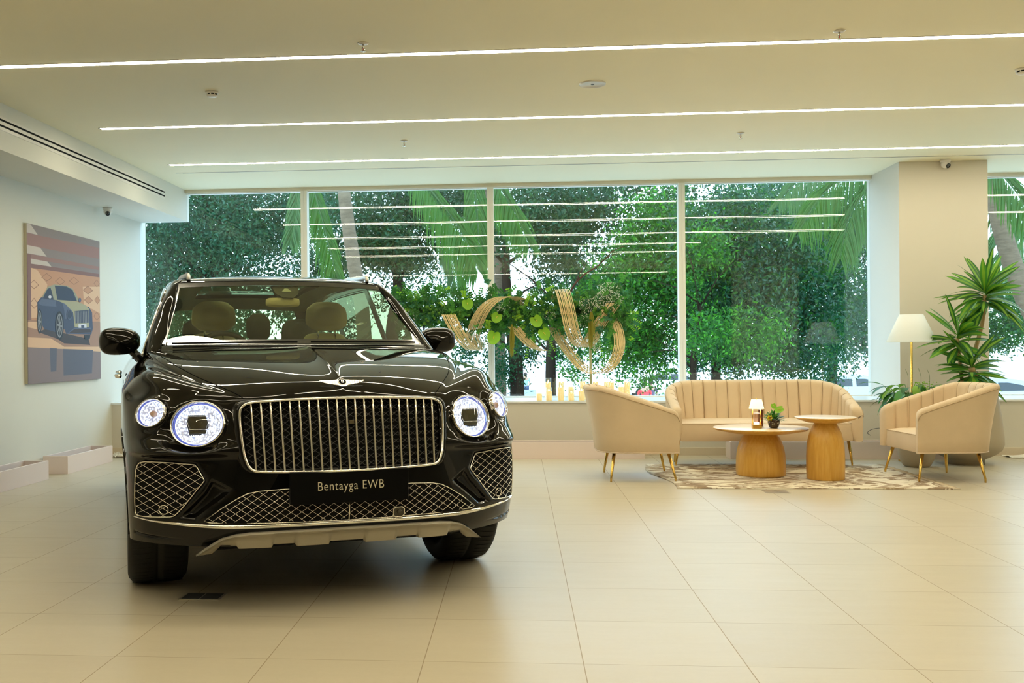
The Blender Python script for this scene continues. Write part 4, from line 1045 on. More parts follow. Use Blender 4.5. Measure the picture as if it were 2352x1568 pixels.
# ------------------------------------------------------------------ tables
m = mat('golden_oak', (.60, .35, .10), .42, spec=.4, coat=.15); n = NT(m); p = n.obj()
gr = n.noise(n.mapping(p, (14, 14, 1.1)), 2.4, 5, .6, dist=.5); gr2 = n.noise(n.mapping(p, (90, 90, 2.5)), 2, 3)
n.base(n.ramp(n.math('ADD', n.math('MULTIPLY', gr, .8), n.math('MULTIPLY', gr2, .25)), [(.25, (.50, .25, .035)), (.5, (.63, .345, .06)), (.8, (.72, .44, .11))])); M['oak'] = m
m = mat('pale_oak_top', (.66, .50, .30), .38, spec=.45, coat=.2); n = NT(m); p = n.obj(); gr = n.noise(n.mapping(p, (1.2, 16, 1)), 2.5, 5, .6, dist=.4)
n.base(n.ramp(gr, [(.3, (.60, .42, .22)), (.7, (.72, .56, .35))])); M['oaktop'] = m
def ptable(label, name, x, y, ht, rt, prof, edge):
    o = thing(name, label, 'table', (x, y, .010), 0, 'round wooden pedestal tables'); ht -= .010
    q = MB(); q.lathe([(.001, ht), (rt - .008, ht), (rt, ht - .004), (rt + .001, ht - .008), (rt - .02, ht - edge * .45), (rt * .6, ht - edge), (.001, ht - edge)], seg=96); q.f_ = None
    t = q.build('tabletop', [M['oaktop'], M['oak']], o, angle=30)
    for f in t.data.polygons: f.material_index = 0 if f.normal.z > .5 else 1
    q = MB(); n_ = 14
    for a, b in zip(prof, prof[1:]): pass
    rows = []
    for r, z in prof:
        rows.append([(r * math.cos(2 * PI * (k + .5) / n_) , r * math.sin(2 * PI * (k + .5) / n_), z) for k in range(n_)])
    # soften the staves with a bit of rounding
    rr = []
    for row in rows:
        nr = []
        for k in range(n_):
            a, b = Vector(row[k]), Vector(row[(k + 1) % n_])
            for f in (.0, .2, .4, .6, .8):
                p_ = a.lerp(b, f); R0 = math.hypot(a.x, a.y); L = math.hypot(p_.x, p_.y); t_ = .30; s_ = (L * (1 - t_) + R0 * t_) / L; nr.append((p_.x * s_, p_.y * s_, p_.z))
        rr.append(nr)
    q.grid(rr, closev=True); q.build('pedestal', M['oak'], o, angle=60)
    return o
ptable('low wide round wooden coffee table on the rug, holding the small lamp', 'coffee_table', 2.195, 9.40, .445, .42, [(.001, 0), (.212, 0), (.217, .008), (.219, .06), (.217, .14), (.212, .20), (.202, .25), (.186, .30), (.166, .34), (.146, .37), (.14, .40)], .052)
ptable('taller narrow round wooden side table on the rug, right of the lower one', 'side_table', 2.692, 9.13, .558, .258, [(.001, 0), (.156, 0), (.160, .008), (.162, .10), (.162, .20), (.158, .28), (.148, .35), (.133, .41), (.115, .45), (.098, .48), (.094, .51)], .048)
TZ = .446
# table lamp
tp_ = atZ(1738, 983, TZ)
tl = thing('table_lamp', 'small brass table lamp with glowing cream shade on the coffee table', 'table lamp', (tp_.x, tp_.y, TZ))
shade_m = mat('lit_shade', (.85, .74, .50), .8, emit=(1.0, .80, .42), es=.9)
q = MB(); q.box(-.040, -.030, 0, .040, .030, .034); q.build('base', M['brass'], tl, smooth=False, bevel=.003)
q = MB(); q.lathe([(.028, .036), (.029, .14)], seg=32); q.build('glass_tube', pane_mat('lamp_glass_tube', .12, (.9, .75, .7)), tl, recalc=False)
q = MB(); q.lathe([(.001, .036), (.02, .036), (.022, .046), (.018, .054), (.001, .056)], seg=24); q.build('led_disc', mat('led_disc_glow', (1, 1, 1), .5, emit=(1, .9, .75), es=5), tl)
q = MB(); q.lathe([(.001, .134), (.029, .134), (.029, .137), (.001, .137)], seg=24); q.build('glass_lid', mat('pale_lid', (.8, .75, .7), .2, emit=(1, .9, .8), es=.5), tl)
for s in (-1, 1): q = MB(); q.tube([(s * .036, 0, .03), (s * .036, 0, .18)], .0042, 8); q.build('post', M['brass'], tl)
q = MB(); q.lathe([(.067, .176), (.046, .258)], seg=48); q.lathe([(.046, .258), (.012, .257)], seg=48); so = q.build('lamp_shade', shade_m, tl, recalc=False)
q = MB(); q.tube([(0, 0, .17), (0, 0, .262)], .003, 8); q.ball((0, 0, .266), .006, seg=10, rings=6); q.build('finial', M['brass'], tl)
ld = bpy.data.lights.new('table_lamp_bulb', 'POINT'); ld.energy = .8; ld.color = (1, .72, .38); ld.shadow_soft_size = .015
lo_ = bpy.data.objects.new('shade_light', ld); COL.objects.link(lo_); lo_.parent = tl; lo_.location = (0, 0, .21)
# brown box behind the lamp
bp = atZ(1750, 980, TZ); o = tag(MB(), None) if False else None
q = MB(); q.box(-.018, -.03, 0, .018, .03, .155); o = q.build('wooden_block', mat('dark_red_wood', (.10, .022, .010), .35), smooth=False, bevel=.003); o.location = (bp.x + .004, bp.y + .075, TZ); tag(o, 'slim dark red-brown upright box right behind the small brass lamp', 'box')
# bud vase with stem
bp = atZ(1752.5, 981, TZ); sv_ = thing('bud_holder', 'tiny clear stem holder between the brass lamp and the dark planter', 'vase', (bp.x, bp.y, TZ))
q = MB(); q.lathe([(.001, .001), (.010, .001), (.006, .004), (.003, .01)], seg=16); q.tube([(0, 0, .004), (.002, 0, .03), (.006, 0, .06)], .0018, 6); q.build('stem_wire', mat('grey_green_wire', (.25, .30, .25), .3), sv_)

# ------------------------------------------------------------------ leaves
def leafmat(name, c1, c2, rough=.45, tr=.25, sc=8):
    m = mat(name, c1, rough, spec=.4); n = NT(m); f = n.noise(n.obj(), sc, 3)
    c = n.mix(f, c1, c2); n.base(c)
    t = n.node('ShaderNodeBsdfTranslucent'); n.t.links.new(n.mix(f, tuple(min(1, x * 1.3) for x in c1), tuple(min(1, x * 1.4) for x in c2)), t.inputs['Color'])
    mx = n.node('ShaderNodeMixShader', {0: tr}); n.t.links.new(n.b.outputs[0], mx.inputs[1]); n.t.links.new(t.outputs[0], mx.inputs[2]); n.t.links.new(mx.outputs[0], n.n['Material Output'].inputs['Surface'])
    return m
G = dict(dark=leafmat('leaf_dark_green', (.018, .085, .012), (.03, .14, .02)), mid=leafmat('leaf_mid_green', (.045, .19, .02), (.08, .28, .035)),
         lime=leafmat('leaf_lime', (.17, .38, .015), (.28, .50, .03)), stripe=leafmat('leaf_stripe_yellow_green', (.15, .32, .02), (.22, .40, .04)),
         blue=leafmat('leaf_blue_green', (.02, .11, .05), (.04, .18, .07)), yellow=leafmat('petal_yellow', (.80, .62, .02), (.85, .72, .05)),
         amar=leafmat('tassel_gold_green', (.30, .30, .03), (.42, .36, .06)))
M['gyp'] = mat('tiny_white_flowers', (.80, .80, .66), .8)
M['stem'] = mat('green_stem', (.07, .16, .03), .6); M['cane'] = mat('cane_bark', (.42, .29, .13), .8); M['soil'] = mat('soil', (.03, .02, .012), .95)
def leaf(q, base, d, up, L, W, droop=.4, mi=0, mi2=None, seg=7, tipw=.0, shape=.5, fold=.18):
    d = Vector(d).normalized(); up = Vector(up); side = d.cross(up)
    if side.length < 1e-4: side = d.cross(Vector((1, 0, .1)))
    side.normalize(); nn = side.cross(d).normalized(); rows = []; p = Vector(base); cur = d.copy()
    for i in range(seg + 1):
        f = i / seg; w = W * (math.sin(PI * min(1, f ** shape * .985 + .015))) ** .8 if i < seg else 0
        w = max(w, .0006); k = w * fold
        rows.append([p - side * w + nn * k, p - side * w * .38 + nn * k * .3, p + side * w * .38 + nn * k * .3, p + side * w + nn * k] if mi2 is not None else [p - side * w + nn * k, p, p + side * w + nn * k])
        cur = (cur + Vector((0, 0, -droop / seg))).normalized(); p = p + cur * L / seg; nn = side.cross(cur).normalized()
    if mi2 is None: q.grid(rows, mi)
    else:
        q.grid([r[:2] for r in rows], mi); q.grid([r[1:3] for r in rows], mi2); q.grid([r[2:] for r in rows], mi)
def rdir(rnd, zlo=-.3, zhi=1.):
    a = rnd.uniform(0, 2 * PI); z = rnd.uniform(zlo, zhi); r = math.sqrt(max(0, 1 - z * z)); return Vector((r * math.cos(a), r * math.sin(a), z))

# planter on the coffee table
vp = atZ(1778, 983, TZ); vp = Vector((vp.x, vp.y + .01, TZ)); rnd = random.Random(5)
pv = thing('flower_bowl', 'small dark brown bowl of flowers and green leaves on the coffee table', 'flower arrangement', vp)
q = MB(); q.lathe([(.001, 0), (.032, 0), (.044, .018), (.052, .045), (.053, .07), (.051, .078), (.047, .078), (.044, .06), (.001, .055)], seg=40); q.build('bowl', mat('dark_brown_ceramic', (.035, .018, .008), .25, coat=.4), pv)
q = MB()
for _ in range(150):
    d = rdir(rnd, -.15, 1); b = Vector((d.x * .03, d.y * .03, .075)); leaf(q, b + d * rnd.uniform(.0, .05), d + Vector((.1, 0, .3)), (0, 0, 1), rnd.uniform(.03, .06), rnd.uniform(.006, .014), .5, rnd.choice((0, 0, 1)), seg=4)
q.build('foliage', [G['dark'], G['mid']], pv)
def anthurium(parent, c, n_, r, roll=0, name='anthurium'):
    n_ = Vector(n_).normalized(); u = Vector((0, 0, 1)).cross(n_).normalized(); v = n_.cross(u); cr, sr = math.cos(roll), math.sin(roll); u, v = u * cr + v * sr, v * cr - u * sr
    o = bpy.data.objects.new(name, None); COL.objects.link(o); o.parent = parent; c = Vector(c)
    q = MB(); ring_ = []
    for k in range(36):
        t = 2 * PI * k / 36 - PI / 2; rr = r * (1 - .42 * math.exp(-((t % (2 * PI) - PI / 2) / .38) ** 2)) * (1 + .16 * (1 if math.sin(t) < 0 else 0) * abs(math.sin(t)) ** 3); ring_.append((rr * math.cos(t) * .95, rr * math.sin(t)))
    rows = [[c + u * a * f + v * b * f + n_ * (r * .16 * f * f) for a, b in ring_] for f in (.02, .35, .7, 1)]
    q.grid(rows, closev=True); q.build('spathe', G['lime'], o)
    q = MB(); q.tube([c + v * r * .12 + n_ * .004, c - v * r * .08 + n_ * r * .3, c - v * r * .35 + n_ * r * .5], [r * .06, r * .065, r * .03], 8); q.build('spadix', mat('spadix_yellow', (.70, .50, .03), .5) if 'spx' not in M else M['spx'], o); return o
M['spx'] = mat('spadix_yellow', (.62, .50, .05), .5)
anthurium(pv, (.045, -.035, .165), (-.45, -.55, .75), .046, -.95)
anthurium(pv, (.0, .01, .20), (.1, -.9, .3), .026, .2)
q = MB()
for k in range(6):
    a = k * PI / 3; leaf(q, (-.05, -.05, .095), Vector((math.cos(a), -.5, math.sin(a))), (0, -1, 0), .034, .014, .1, 0, seg=4)
q.ball((-.05, -.06, .095), .007, 1, 8, 5); q.build('orchid_bloom', [G['yellow'], mat('orchid_red', (.6, .05, .02), .5)], pv)
q = MB()
for _ in range(70):
    p_ = Vector((rnd.uniform(-.085, .03), rnd.uniform(-.08, -.03), rnd.uniform(.03, .16) + 0)); q.ball(p_, .0028, 0, 5, 3)
tag(q.build('tiny_flowers', M['gyp'], pv), kind='stuff')

# ------------------------------------------------------------------ floor lamp
fl = thing('floor_lamp', 'brass floor lamp with white tapered shade beside the column', 'floor lamp', (3.985, 10.60, 0))
q = MB(); q.lathe([(.001, 0), (.13, 0), (.13, .014), (.12, .018), (.012, .022), (.001, .022)], seg=48); q.build('base', M['brass'], fl)
q = MB(); q.tube([(0, 0, .02), (0, 0, 1.32)], .0125, 16); q.build('pole', M['brass'], fl)
shd = mat('white_fabric_shade', (.84, .86, .80), .85); n = NT(shd); t = n.node('ShaderNodeBsdfTranslucent', {'Color': (.85, .85, .80, 1)}); mx = n.node('ShaderNodeMixShader', {0: .45}); n.t.links.new(n.b.outputs[0], mx.inputs[1]); n.t.links.new(t.outputs[0], mx.inputs[2]); n.t.links.new(mx.outputs[0], n.n['Material Output'].inputs['Surface'])
q = MB(); q.lathe([(.238, 1.217), (.112, 1.497)], seg=64); q.lathe([(.240, 1.214), (.240, 1.222)], seg=64); q.build('lamp_shade', shd, fl, recalc=False)
q = MB(); q.tube([(-.11, 0, 1.48), (.11, 0, 1.48)], .002, 6); q.tube([(0, -.11, 1.48), (0, .11, 1.48)], .002, 6); q.tube([(0, 0, 1.3), (0, 0, 1.48)], .004, 8); q.build('shade_frame', M['brass'], fl)
ld = bpy.data.lights.new('floor_shade_fill', 'POINT'); ld.energy = .35; ld.color = (1, .85, .65); ld.shadow_soft_size = .03  # weak fill light added inside the shade; the lamp itself is unlit
lo_ = bpy.data.objects.new('shade_light', ld); COL.objects.link(lo_); lo_.parent = fl; lo_.location = (0, 0, 1.36)
q = MB(); q.tube(smooth_poly([(3.62, 10.74, .255), (3.60, 10.77, .28), (3.66, 10.78, .315), (3.76, 10.78, .32), (3.88, 10.76, .25), (3.95, 10.70, .05), (3.985, 10.66, .02)], 6), .0028, 6)
o = q.build('lamp_cord', M['dark'], fl); o.location = (-3.985, -10.60, 0)

# ------------------------------------------------------------------ pots and house plants
m = mat('stone_pot', (.42, .35, .25), .75); n = NT(m); n.base(n.mix(n.noise(n.obj(), 3, 4), (.40, .33, .23), (.46, .39, .28))); n.bump(n.noise(n.obj(), 180, 2), .1, .002); M['pot'] = m
pot = thing('plant_pot', 'big rounded taupe planter behind the right armchair, holding the tall plant', 'planter', (4.43, 10.42, 0))
q = MB(); q.lathe([(.001, 0), (.17, 0), (.17, .045), (.185, .055), (.27, .10), (.325, .145), (.345, .20), (.343, .28), (.325, .45), (.30, .62), (.285, .74), (.278, .78), (.26, .78), (.258, .72), (.001, .72)], seg=72); q.build('pot_shell', M['pot'], pot)
q = MB(); q.lathe([(.258, .725), (.15, .735), (.001, .735)], seg=32); q.build('soil', M['soil'], pot)
dr = thing('dracaena_plant', 'tall indoor plant with three crowns of striped strap leaves by the column', 'potted plant', (4.43, 10.42, .73)); rnd = random.Random(21)
def cane(pts, r): q = MB(); q.tube(smooth_poly(pts, 5), r, 12); q.build('cane', M['cane'], dr)
def crownp(px, py, Y): p = atY(px, py, Y); return Vector((p.x - 4.43, Y - 10.42, p.z - .73))
c1 = crownp(2262, 678, 10.45); c2 = crownp(2199, 776, 10.35); c3 = crownp(2231, 845, 10.25)
cane([(.05, .03, 0), (.09, .03, .3), tuple(c1 * .7 + Vector((.03, 0, 0))), tuple(c1)], .019)
cane([(-.04, -.05, 0), (-.06, -.05, .2), tuple(c2)], .017)
cane([(.03, -.1, 0), (.06, -.12, .1), tuple(c3)], .03)
def crown(c, n_, L, zlo, zhi, W, seed):
    r_ = random.Random(seed); q = MB()
    for k in range(n_):
        f = k / n_; d = rdir(r_, zlo + (zhi - zlo) * f - .1, zlo + (zhi - zlo) * f + .1); 
        l = L * r_.uniform(.7, 1.08); leaf(q, Vector(c) + Vector((0, 0, -.10 + .16 * f)), d, (r_.uniform(-.5, .5), -r_.uniform(.2, 1.2), 1), l, W * r_.uniform(.8, 1.15), r_.uniform(.25, 1.2) * (1 - .6 * max(0, d.z)), 0 if r_.random() < .6 else 2, 1, seg=12, shape=1.05, fold=.12)
    q.build('leaf_crown', [G['dark'], G['stripe'], G['mid']], dr)
crown(c1, 64, .47, -.45, .95, .036, 3); crown(c2, 34, .40, -.35, .95, .036, 8); crown(c3, 34, .38, -.4, .9, .035, 5)
pot2 = thing('plant_pot', 'smaller tapered beige planter behind the right armchair, beside the floor lamp', 'planter', (3.865, 10.17, 0))
q = MB(); q.lathe([(.001, 0), (.105, 0), (.125, .015), (.155, .07), (.172, .14), (.185, .28), (.192, .46), (.180, .46), (.176, .42), (.001, .42)], seg=56); q.build('pot_shell', M['pot'], pot2)
q = MB(); q.lathe([(.176, .425), (.001, .43)], seg=24); q.build('soil', M['soil'], pot2)
dp_ = thing('broadleaf_plant', 'low bushy green plant with long drooping leaves between lamp and armchair', 'potted plant', (3.865, 10.17, .43)); rnd = random.Random(9)
q = MB()
for k in range(84):
    d = rdir(rnd, -.1, .8); st_ = Vector((d.x * .05, d.y * .05, 0)); h = rnd.uniform(.16, .37); b = st_ + Vector((d.x * h * .7, d.y * h * .7, h)); q.tube([st_, st_ * .5 + b * .5 + Vector((0, 0, .03)), b], .0035, 5, 2)
    leaf(q, b, Vector((d.x, d.y, rnd.uniform(-.1, .5))), (0, 0, 1), rnd.uniform(.16, .25), rnd.uniform(.028, .042), rnd.uniform(.6, 1.6), rnd.choice((0, 0, 1, 3)), seg=7, shape=.8)
for (dx, dy) in ((-.9, -.3), (-.95, .0), (-.7, -.5)):
    b = Vector((dx * .12, dy * .12, .27)); q.tube([(0, 0, 0), b * .6 + Vector((0, 0, .06)), b], .0035, 5, 2); leaf(q, b, (dx, dy, .35), (0, 0, 1), .36, .026, 2.2, 0, seg=10, shape=.8)
q.build('foliage', [G['mid'], G['dark'], M['stem'], G['stripe']], dp_)
q = MB()
for k in range(120):
    p_ = Vector((rnd.uniform(-.06, .16), rnd.uniform(-.15, -.02), rnd.uniform(.25, .40))); q.ball(p_, .006, 0, 5, 3)
for k in range(3):
    p_ = (rnd.uniform(-.1, .15), rnd.uniform(-.1, .05), .3); q.tube(smooth_poly([p_, (p_[0] + .004, p_[1], .40), (p_[0] + .002, p_[1], .46), (p_[0] - .02, p_[1], rnd.uniform(.50, .54))], 4), .0016, 4, 1)
tag(q.build('yellow_florets', [G['lime'], M['stem']], dp_), kind='stuff')
# ------------------------------------------------------------------ candles on the sill
wax = mat('candle_wax', (.88, .70, .34), .55, emit=(1, .66, .25), es=.28); flame = mat('led_flame', (1, .9, .6), .5, emit=(1, .78, .4), es=4)
cglass = pane_mat('candle_glass', .10, (.93, .97, .97))
CA = [(1238.3, 903.3, 894, 922, 'short candle in a glass cylinder, leftmost on the sill'), (1259, 877, 867.6, 918, 'tall candle in glass behind a short one, second cluster from left'),
      (1261, 898, 889, 921.5, 'short candle standing in front of the first tall one'), (1289.5, 877, 867.6, 918, 'tall candle in glass half hidden behind a medium one'),
      (1288, 889, 880, 921.5, 'medium candle in glass in front of a tall one, third cluster'), (1311.7, 888, 878, 918, 'medium candle in glass behind a short one, middle of the row'),
      (1312, 903.6, 894, 921.5, 'short candle in front of a medium one, middle of the row'), (1338.5, 875.8, 867, 918, 'tall candle in glass just left of the flower stand'),
      (1336, 897.5, 889, 921.5, 'short candle in front of a tall one just left of the flower stand'), (1367.6, 876.5, 867, 918, 'tall candle right of the flower stand, above the armchair back'),
      (1394, 877, 867.6, 918, 'tall candle behind the left armchair, left one of a touching pair'), (1404, 877, 868, 921, 'tall candle behind the left armchair, right one of a touching pair'),
      (1426.5, 888, 878, 918, 'medium candle seen over the sloping arm of the left armchair'), (1440.6, 877, 867.6, 918, 'tall candle, rightmost of the row on the sill')]
for px, wy_, gy_, by, lab in CA:
    Y = 11.255 if by > 920 else 11.36
    b = atY(px, 900, Y); z1 = atY(px, wy_, Y).z; z2 = atY(px, gy_, Y).z
    o = thing('candle', lab, 'candle', (b.x, Y, SILL), 0, 'LED candles in glass cylinders on the sill'); h, hg = z1 - SILL, z2 - SILL
    q = MB(); q.lathe([(.001, .004), (.030, .004), (.0315, .01), (.0315, h - .004), (.029, h), (.012, h - .003), (.001, h - .006)], seg=32); q.build('wax', wax, o)
    q = MB(); q.lathe([(.036, .0), (.036, hg)], seg=40); q.lathe([(.001, .002), (.036, .002)], seg=40); q.lathe([(.036, hg), (.0335, hg)], seg=40); q.build('glass_cylinder', cglass, o, recalc=False)
    q = MB(); q.lathe([(.001, h - .004), (.004, h + .002), (.0045, h + .008), (.0025, h + .018), (.0005, h + .027)], seg=12); q.build('flame', flame, o)

# ------------------------------------------------------------------ flower arrangement with bamboo ribbons
AY = 11.62
fa = thing('flower_arrangement', 'long hanging arrangement of greenery and looping bamboo ribbons before the window', 'flower arrangement', (0, AY, SILL))
def A(px, py, dy=0.): p = atY(px, py, AY + dy); return Vector((p.x, dy, p.z - SILL))
bam = mat('split_bamboo', (.70, .52, .24), .5, spec=.4); n = NT(bam); n.base(n.mix(n.noise(n.mapping(n.obj(), (3, 3, 3)), 6, 3), (.58, .40, .16), (.82, .66, .36)))
tie = mat('bamboo_tie', (.66, .50, .22), .6)
def ribbon(pts, w0, w1, strips=9):
    C = smooth_poly([A(*p) for p in pts], 7); n_ = len(C); o = bpy.data.objects.new('bamboo_ribbon', None); COL.objects.link(o); o.parent = fa; rr = random.Random(int(pts[0][0]))
    q = MB()
    for k in range(strips):
        u = (k / (strips - 1) - .5); jit = rr.uniform(-.003, .003); rowc = []
        wst = w0 / strips * rr.uniform(.40, .54)
        for i, c in enumerate(C):
            f = i / (n_ - 1); w = w0 + (w1 - w0) * f; wob = .003 * math.sin(f * 7 + k * 2.1)
            c2 = c + Vector((u * w + jit + wob, 0, 0)); rowc.append([c2 + Vector((-wst, 0, 0)), c2 + Vector((0, -.0022, .0)), c2 + Vector((wst, 0, 0)), c2 + Vector((0, .0022, 0))])
        q.grid(rowc, closev=True); q.poly(rowc[0]); q.poly(rowc[-1])
    tag(q.build('bamboo_strips', bam, o), kind=None)
    q = MB()
    for f in (.06, .36, .66, .93):
        i = int(f * (n_ - 1)); c = C[i]; w = (w0 + (w1 - w0) * f) * .56; t = (C[min(n_ - 1, i + 1)] - C[max(0, i - 1)]).normalized(); nn = t.cross(Vector((1, 0, 0))).normalized() * .005
        q.tube([c + Vector((-w, 0, 0)) + nn, c + Vector((w, 0, 0)) + nn, c + Vector((w, 0, 0)) - nn, c + Vector((-w, 0, 0)) - nn], .0028, 5, closed=True)
    q.build('binding', tie, o)
ribbon([(1030, 722, -.24), (1045, 752, -.26), (1064, 782, -.22), (1084, 802, -.10), (1094, 803, .02), (1093, 790, .06), (1086, 772, -.02), (1092, 748, -.16), (1107, 717, -.24), (1130, 692, -.26), (1160, 681, -.22), (1188, 685, -.12), (1213, 703, .0)], .155, .14, 12)
ribbon([(1180, 750, -.12), (1203, 776, -.14), (1226, 797, -.10), (1250, 806, -.02)], .13, .09, 9)
ribbon([(1284, 690, .06), (1281, 672, .02), (1289, 664, -.08), (1298, 690, -.24), (1306, 725, -.26), (1314, 758, -.24), (1326, 784, -.18), (1342, 796, -.08), (1354, 786, -.02), (1368, 760, -.06), (1386, 730, -.12), (1410, 695, -.12)], .155, .15, 13)
ribbon([(1272, 752, .06), (1294, 788, .02), (1318, 822, -.04), (1343, 848, -.10), (1368, 858, -.16), (1392, 851, -.20), (1412, 829, -.20), (1423, 796, -.16), (1421, 765, -.12), (1412, 740, -.08), (1397, 722, .0)], .135, .10, 10)
rnd = random.Random(77)
# greenery
q = MB(); mids = [G['dark'], G['mid'], G['lime'], G['blue']]
def sprig(c, d, L, ln, lw, mi, k=9):
    d = Vector(d).normalized(); c = Vector(c); p = c.copy(); cur = d.copy()
    for i in range(k):
        cur = (cur + Vector((rnd.uniform(-.12, .12), rnd.uniform(-.12, .12), -.05))).normalized(); p2 = p + cur * L / k
        q.tube([p, p2], .0014, 3, 1, caps=False)
        for s in (-1, 1):
            sd = cur.cross(Vector((0, -1, .3))).normalized() * s + cur * .5 + Vector((0, rnd.uniform(-.4, .4), 0)); leaf(q, p2, sd, (0, -1, 0), ln * rnd.uniform(.8, 1.2), lw, .3, mi, seg=3)
        p = p2
spine = [(918, 712), (960, 716), (1010, 712), (1060, 722), (1110, 722), (1160, 722), (1210, 722), (1260, 720), (1310, 716), (1360, 712), (1410, 716), (1440, 728)]
def sp(t): 
    i = min(len(spine) - 2, int(t * (len(spine) - 1))); f = t * (len(spine) - 1) - i; return spine[i][0] + (spine[i + 1][0] - spine[i][0]) * f, spine[i][1] + (spine[i + 1][1] - spine[i][1]) * f
for k in range(1150):
    t = rnd.random(); x, y = sp(t); c = A(x + rnd.uniform(-15, 15), y + rnd.gauss(3, 26), rnd.uniform(-.13, .14)); d = Vector((rnd.uniform(-1, 1), rnd.uniform(-.7, .4), rnd.uniform(-.6, 1.0)))
    sprig(c, d, rnd.uniform(.06, .15), rnd.uniform(.022, .042), rnd.uniform(.008, .015), rnd.choice((0, 0, 1, 1, 3, 2 if rnd.random() < .25 else 0)), 5)
for k in range(42):   # taller sprigs on top and on the left end
    t = rnd.random() ** 1.3; x, y = sp(t * .9); sprig(A(x, y - 20, rnd.uniform(-.1, .1)), (rnd.uniform(-.5, .5), rnd.uniform(-.3, .3), 1), rnd.uniform(.10, .22), rnd.uniform(.022, .036), .012, rnd.choice((1, 0, 0, 2)), 7)
for k in range(22):
    sprig(A(rnd.choice((930, 950, 1190, 1230, 1260, 1370, 1385, 1400)) + rnd.uniform(-12, 12), 745 + rnd.uniform(-5, 15), rnd.uniform(-.06, .1)), (rnd.uniform(-.2, .2), rnd.uniform(-.2, .2), -1), rnd.uniform(.2, .42), .022, .007, rnd.choice((1, 1, 2, 0)), 12)
for k in range(6):
    sprig(A(1425, 722, 0), (1, rnd.uniform(-.3, .3), rnd.uniform(-.8, .6)), rnd.uniform(.2, .34), .022, .008, rnd.choice((2, 1)), 11)
tag(q.build('greenery', mids, fa, weld=0, recalc=False), kind='stuff')
# solid dark core the stems are pushed into
q = MB(); q.tube([A(x, y, .02) for x, y in spine], [.03] + [.05] * (len(spine) - 2) + [.03], 12); q.build('moss_core', mat('dark_moss', (.012, .035, .006), .95), fa)
# baby's breath
q = MB()
for (cx0, cy0, rx, ry, n_) in ((1395, 690, 38, 24, 620), (1350, 700, 22, 18, 220), (1340, 735, 14, 20, 130), (1150, 700, 24, 16, 170), (1115, 790, 22, 14, 170), (930, 735, 24, 22, 170), (1370, 790, 12, 18, 120), (1400, 660, 30, 12, 160), (1262, 725, 16, 10, 60)):
    for _ in range(n_):
        a, r_ = rnd.uniform(0, 2 * PI), math.sqrt(rnd.random()); c = A(cx0 + rx * r_ * math.cos(a), cy0 + ry * r_ * math.sin(a), rnd.uniform(-.17, -.02)); q.ball(c, rnd.uniform(.0030, .0048), 0, 5, 3)
        if rnd.random() < .25: q.tube([c, A(cx0, cy0 + ry, .0)], .0006, 3, 1, caps=False)
tag(q.build('white_filler_flowers', [M['gyp'], M['stem']], fa, weld=0, recalc=False), kind='stuff')
# green pompon berries
q = MB(); pomp = leafmat('pompon_green', (.05, .17, .010), (.12, .28, .02), sc=60)
for (cx0, cy0, n_, r0) in ((990, 712, 12, .017), (1062, 730, 14, .016), (1195, 712, 10, .019), (1205, 740, 12, .017), (1258, 697, 9, .019), (1325, 695, 12, .02), (1378, 716, 9, .021), (985, 742, 5, .02), (1228, 696, 4, .026)):
    for _ in range(n_): c = A(cx0 + rnd.gauss(0, 11), cy0 + rnd.gauss(0, 9), rnd.uniform(-.2, -.1)); q.ball(c, r0 * rnd.uniform(.8, 1.1), 0, 9, 6)
tag(q.build('green_pompons', pomp, fa, weld=0), kind='stuff')
for (x, y, r, ro, nx) in ((1074, 697, .066, .3, -.1), (1141, 728, .062, -.5, .2), (1134, 773, .080, -.25, .1), (1231, 736, .072, .5, .1), (1249, 765, .072, .4, .2)):
    anthurium(fa, A(x, y, -.19), (nx, -1, .15), r, ro)
# hanging tassels
for (x, y0, y1, w) in ((1175, 745, 820, .035), (1358, 716, 800, .04)):
    q = MB()
    for k in range(46):
        dx = rnd.gauss(0, w * .4); e = rnd.uniform(.55, 1); a = A(x, y0, -.17); b = A(x, y0 + (y1 - y0) * e, -.17); q.tube([a + Vector((dx * .3, rnd.uniform(-.015, .015), 0)), a.lerp(b, .5) + Vector((dx, rnd.uniform(-.015, .015), 0)), b + Vector((dx * .8, 0, 0))], .0026, 4)
    q.build('hanging_tassel', G['amar'], fa, weld=0)
# bare branch
q = MB(); B0 = [A(1300, 690, 0), A(1318, 655, -.02), A(1345, 628, -.03), A(1372, 612, 0), A(1392, 592, .02), A(1408, 576, .02), A(1432, 566, .03)]
q.tube(smooth_poly(B0, 4), [.012 * (1 - .7 * i / 24) for i in range(25)], 7); q.tube([A(1322, 650, -.02), A(1332, 625, -.02), A(1345, 606, 0)], [.006, .005, .003], 5); q.tube([A(1380, 602, 0), A(1400, 588, -.02), A(1420, 582, -.02)], [.006, .005, .003], 5)
q.build('bare_branch', mat('branch_bark', (.10, .045, .03), .8), fa)
# post and base
pb_ = atY(1358, 919, AY); q = MB(); q.tube([(pb_.x, 0, 0.006), (A(1356, 800).x, 0, A(1356, 800).z), (A(1352, 715).x, 0, A(1352, 715).z)], .016, 12); q.build('bamboo_post', mat('post_bark', (.45, .42, .22), .7), fa)
q = MB(); q.box(pb_.x - .13, -.16, 0, pb_.x + .13, .16, .006); q.build('base_plate', M['satin'], fa, smooth=False)
p2_ = A(975, 880).x; q = MB(); q.tube([(p2_, 0, .006), (p2_, 0, A(975, 725).z)], .012, 10); q.build('rear_post', M['dark'], fa); q = MB(); q.box(p2_ - .12, -.14, 0, p2_ + .12, .14, .006); q.build('base_plate', M['satin'], fa, smooth=False)

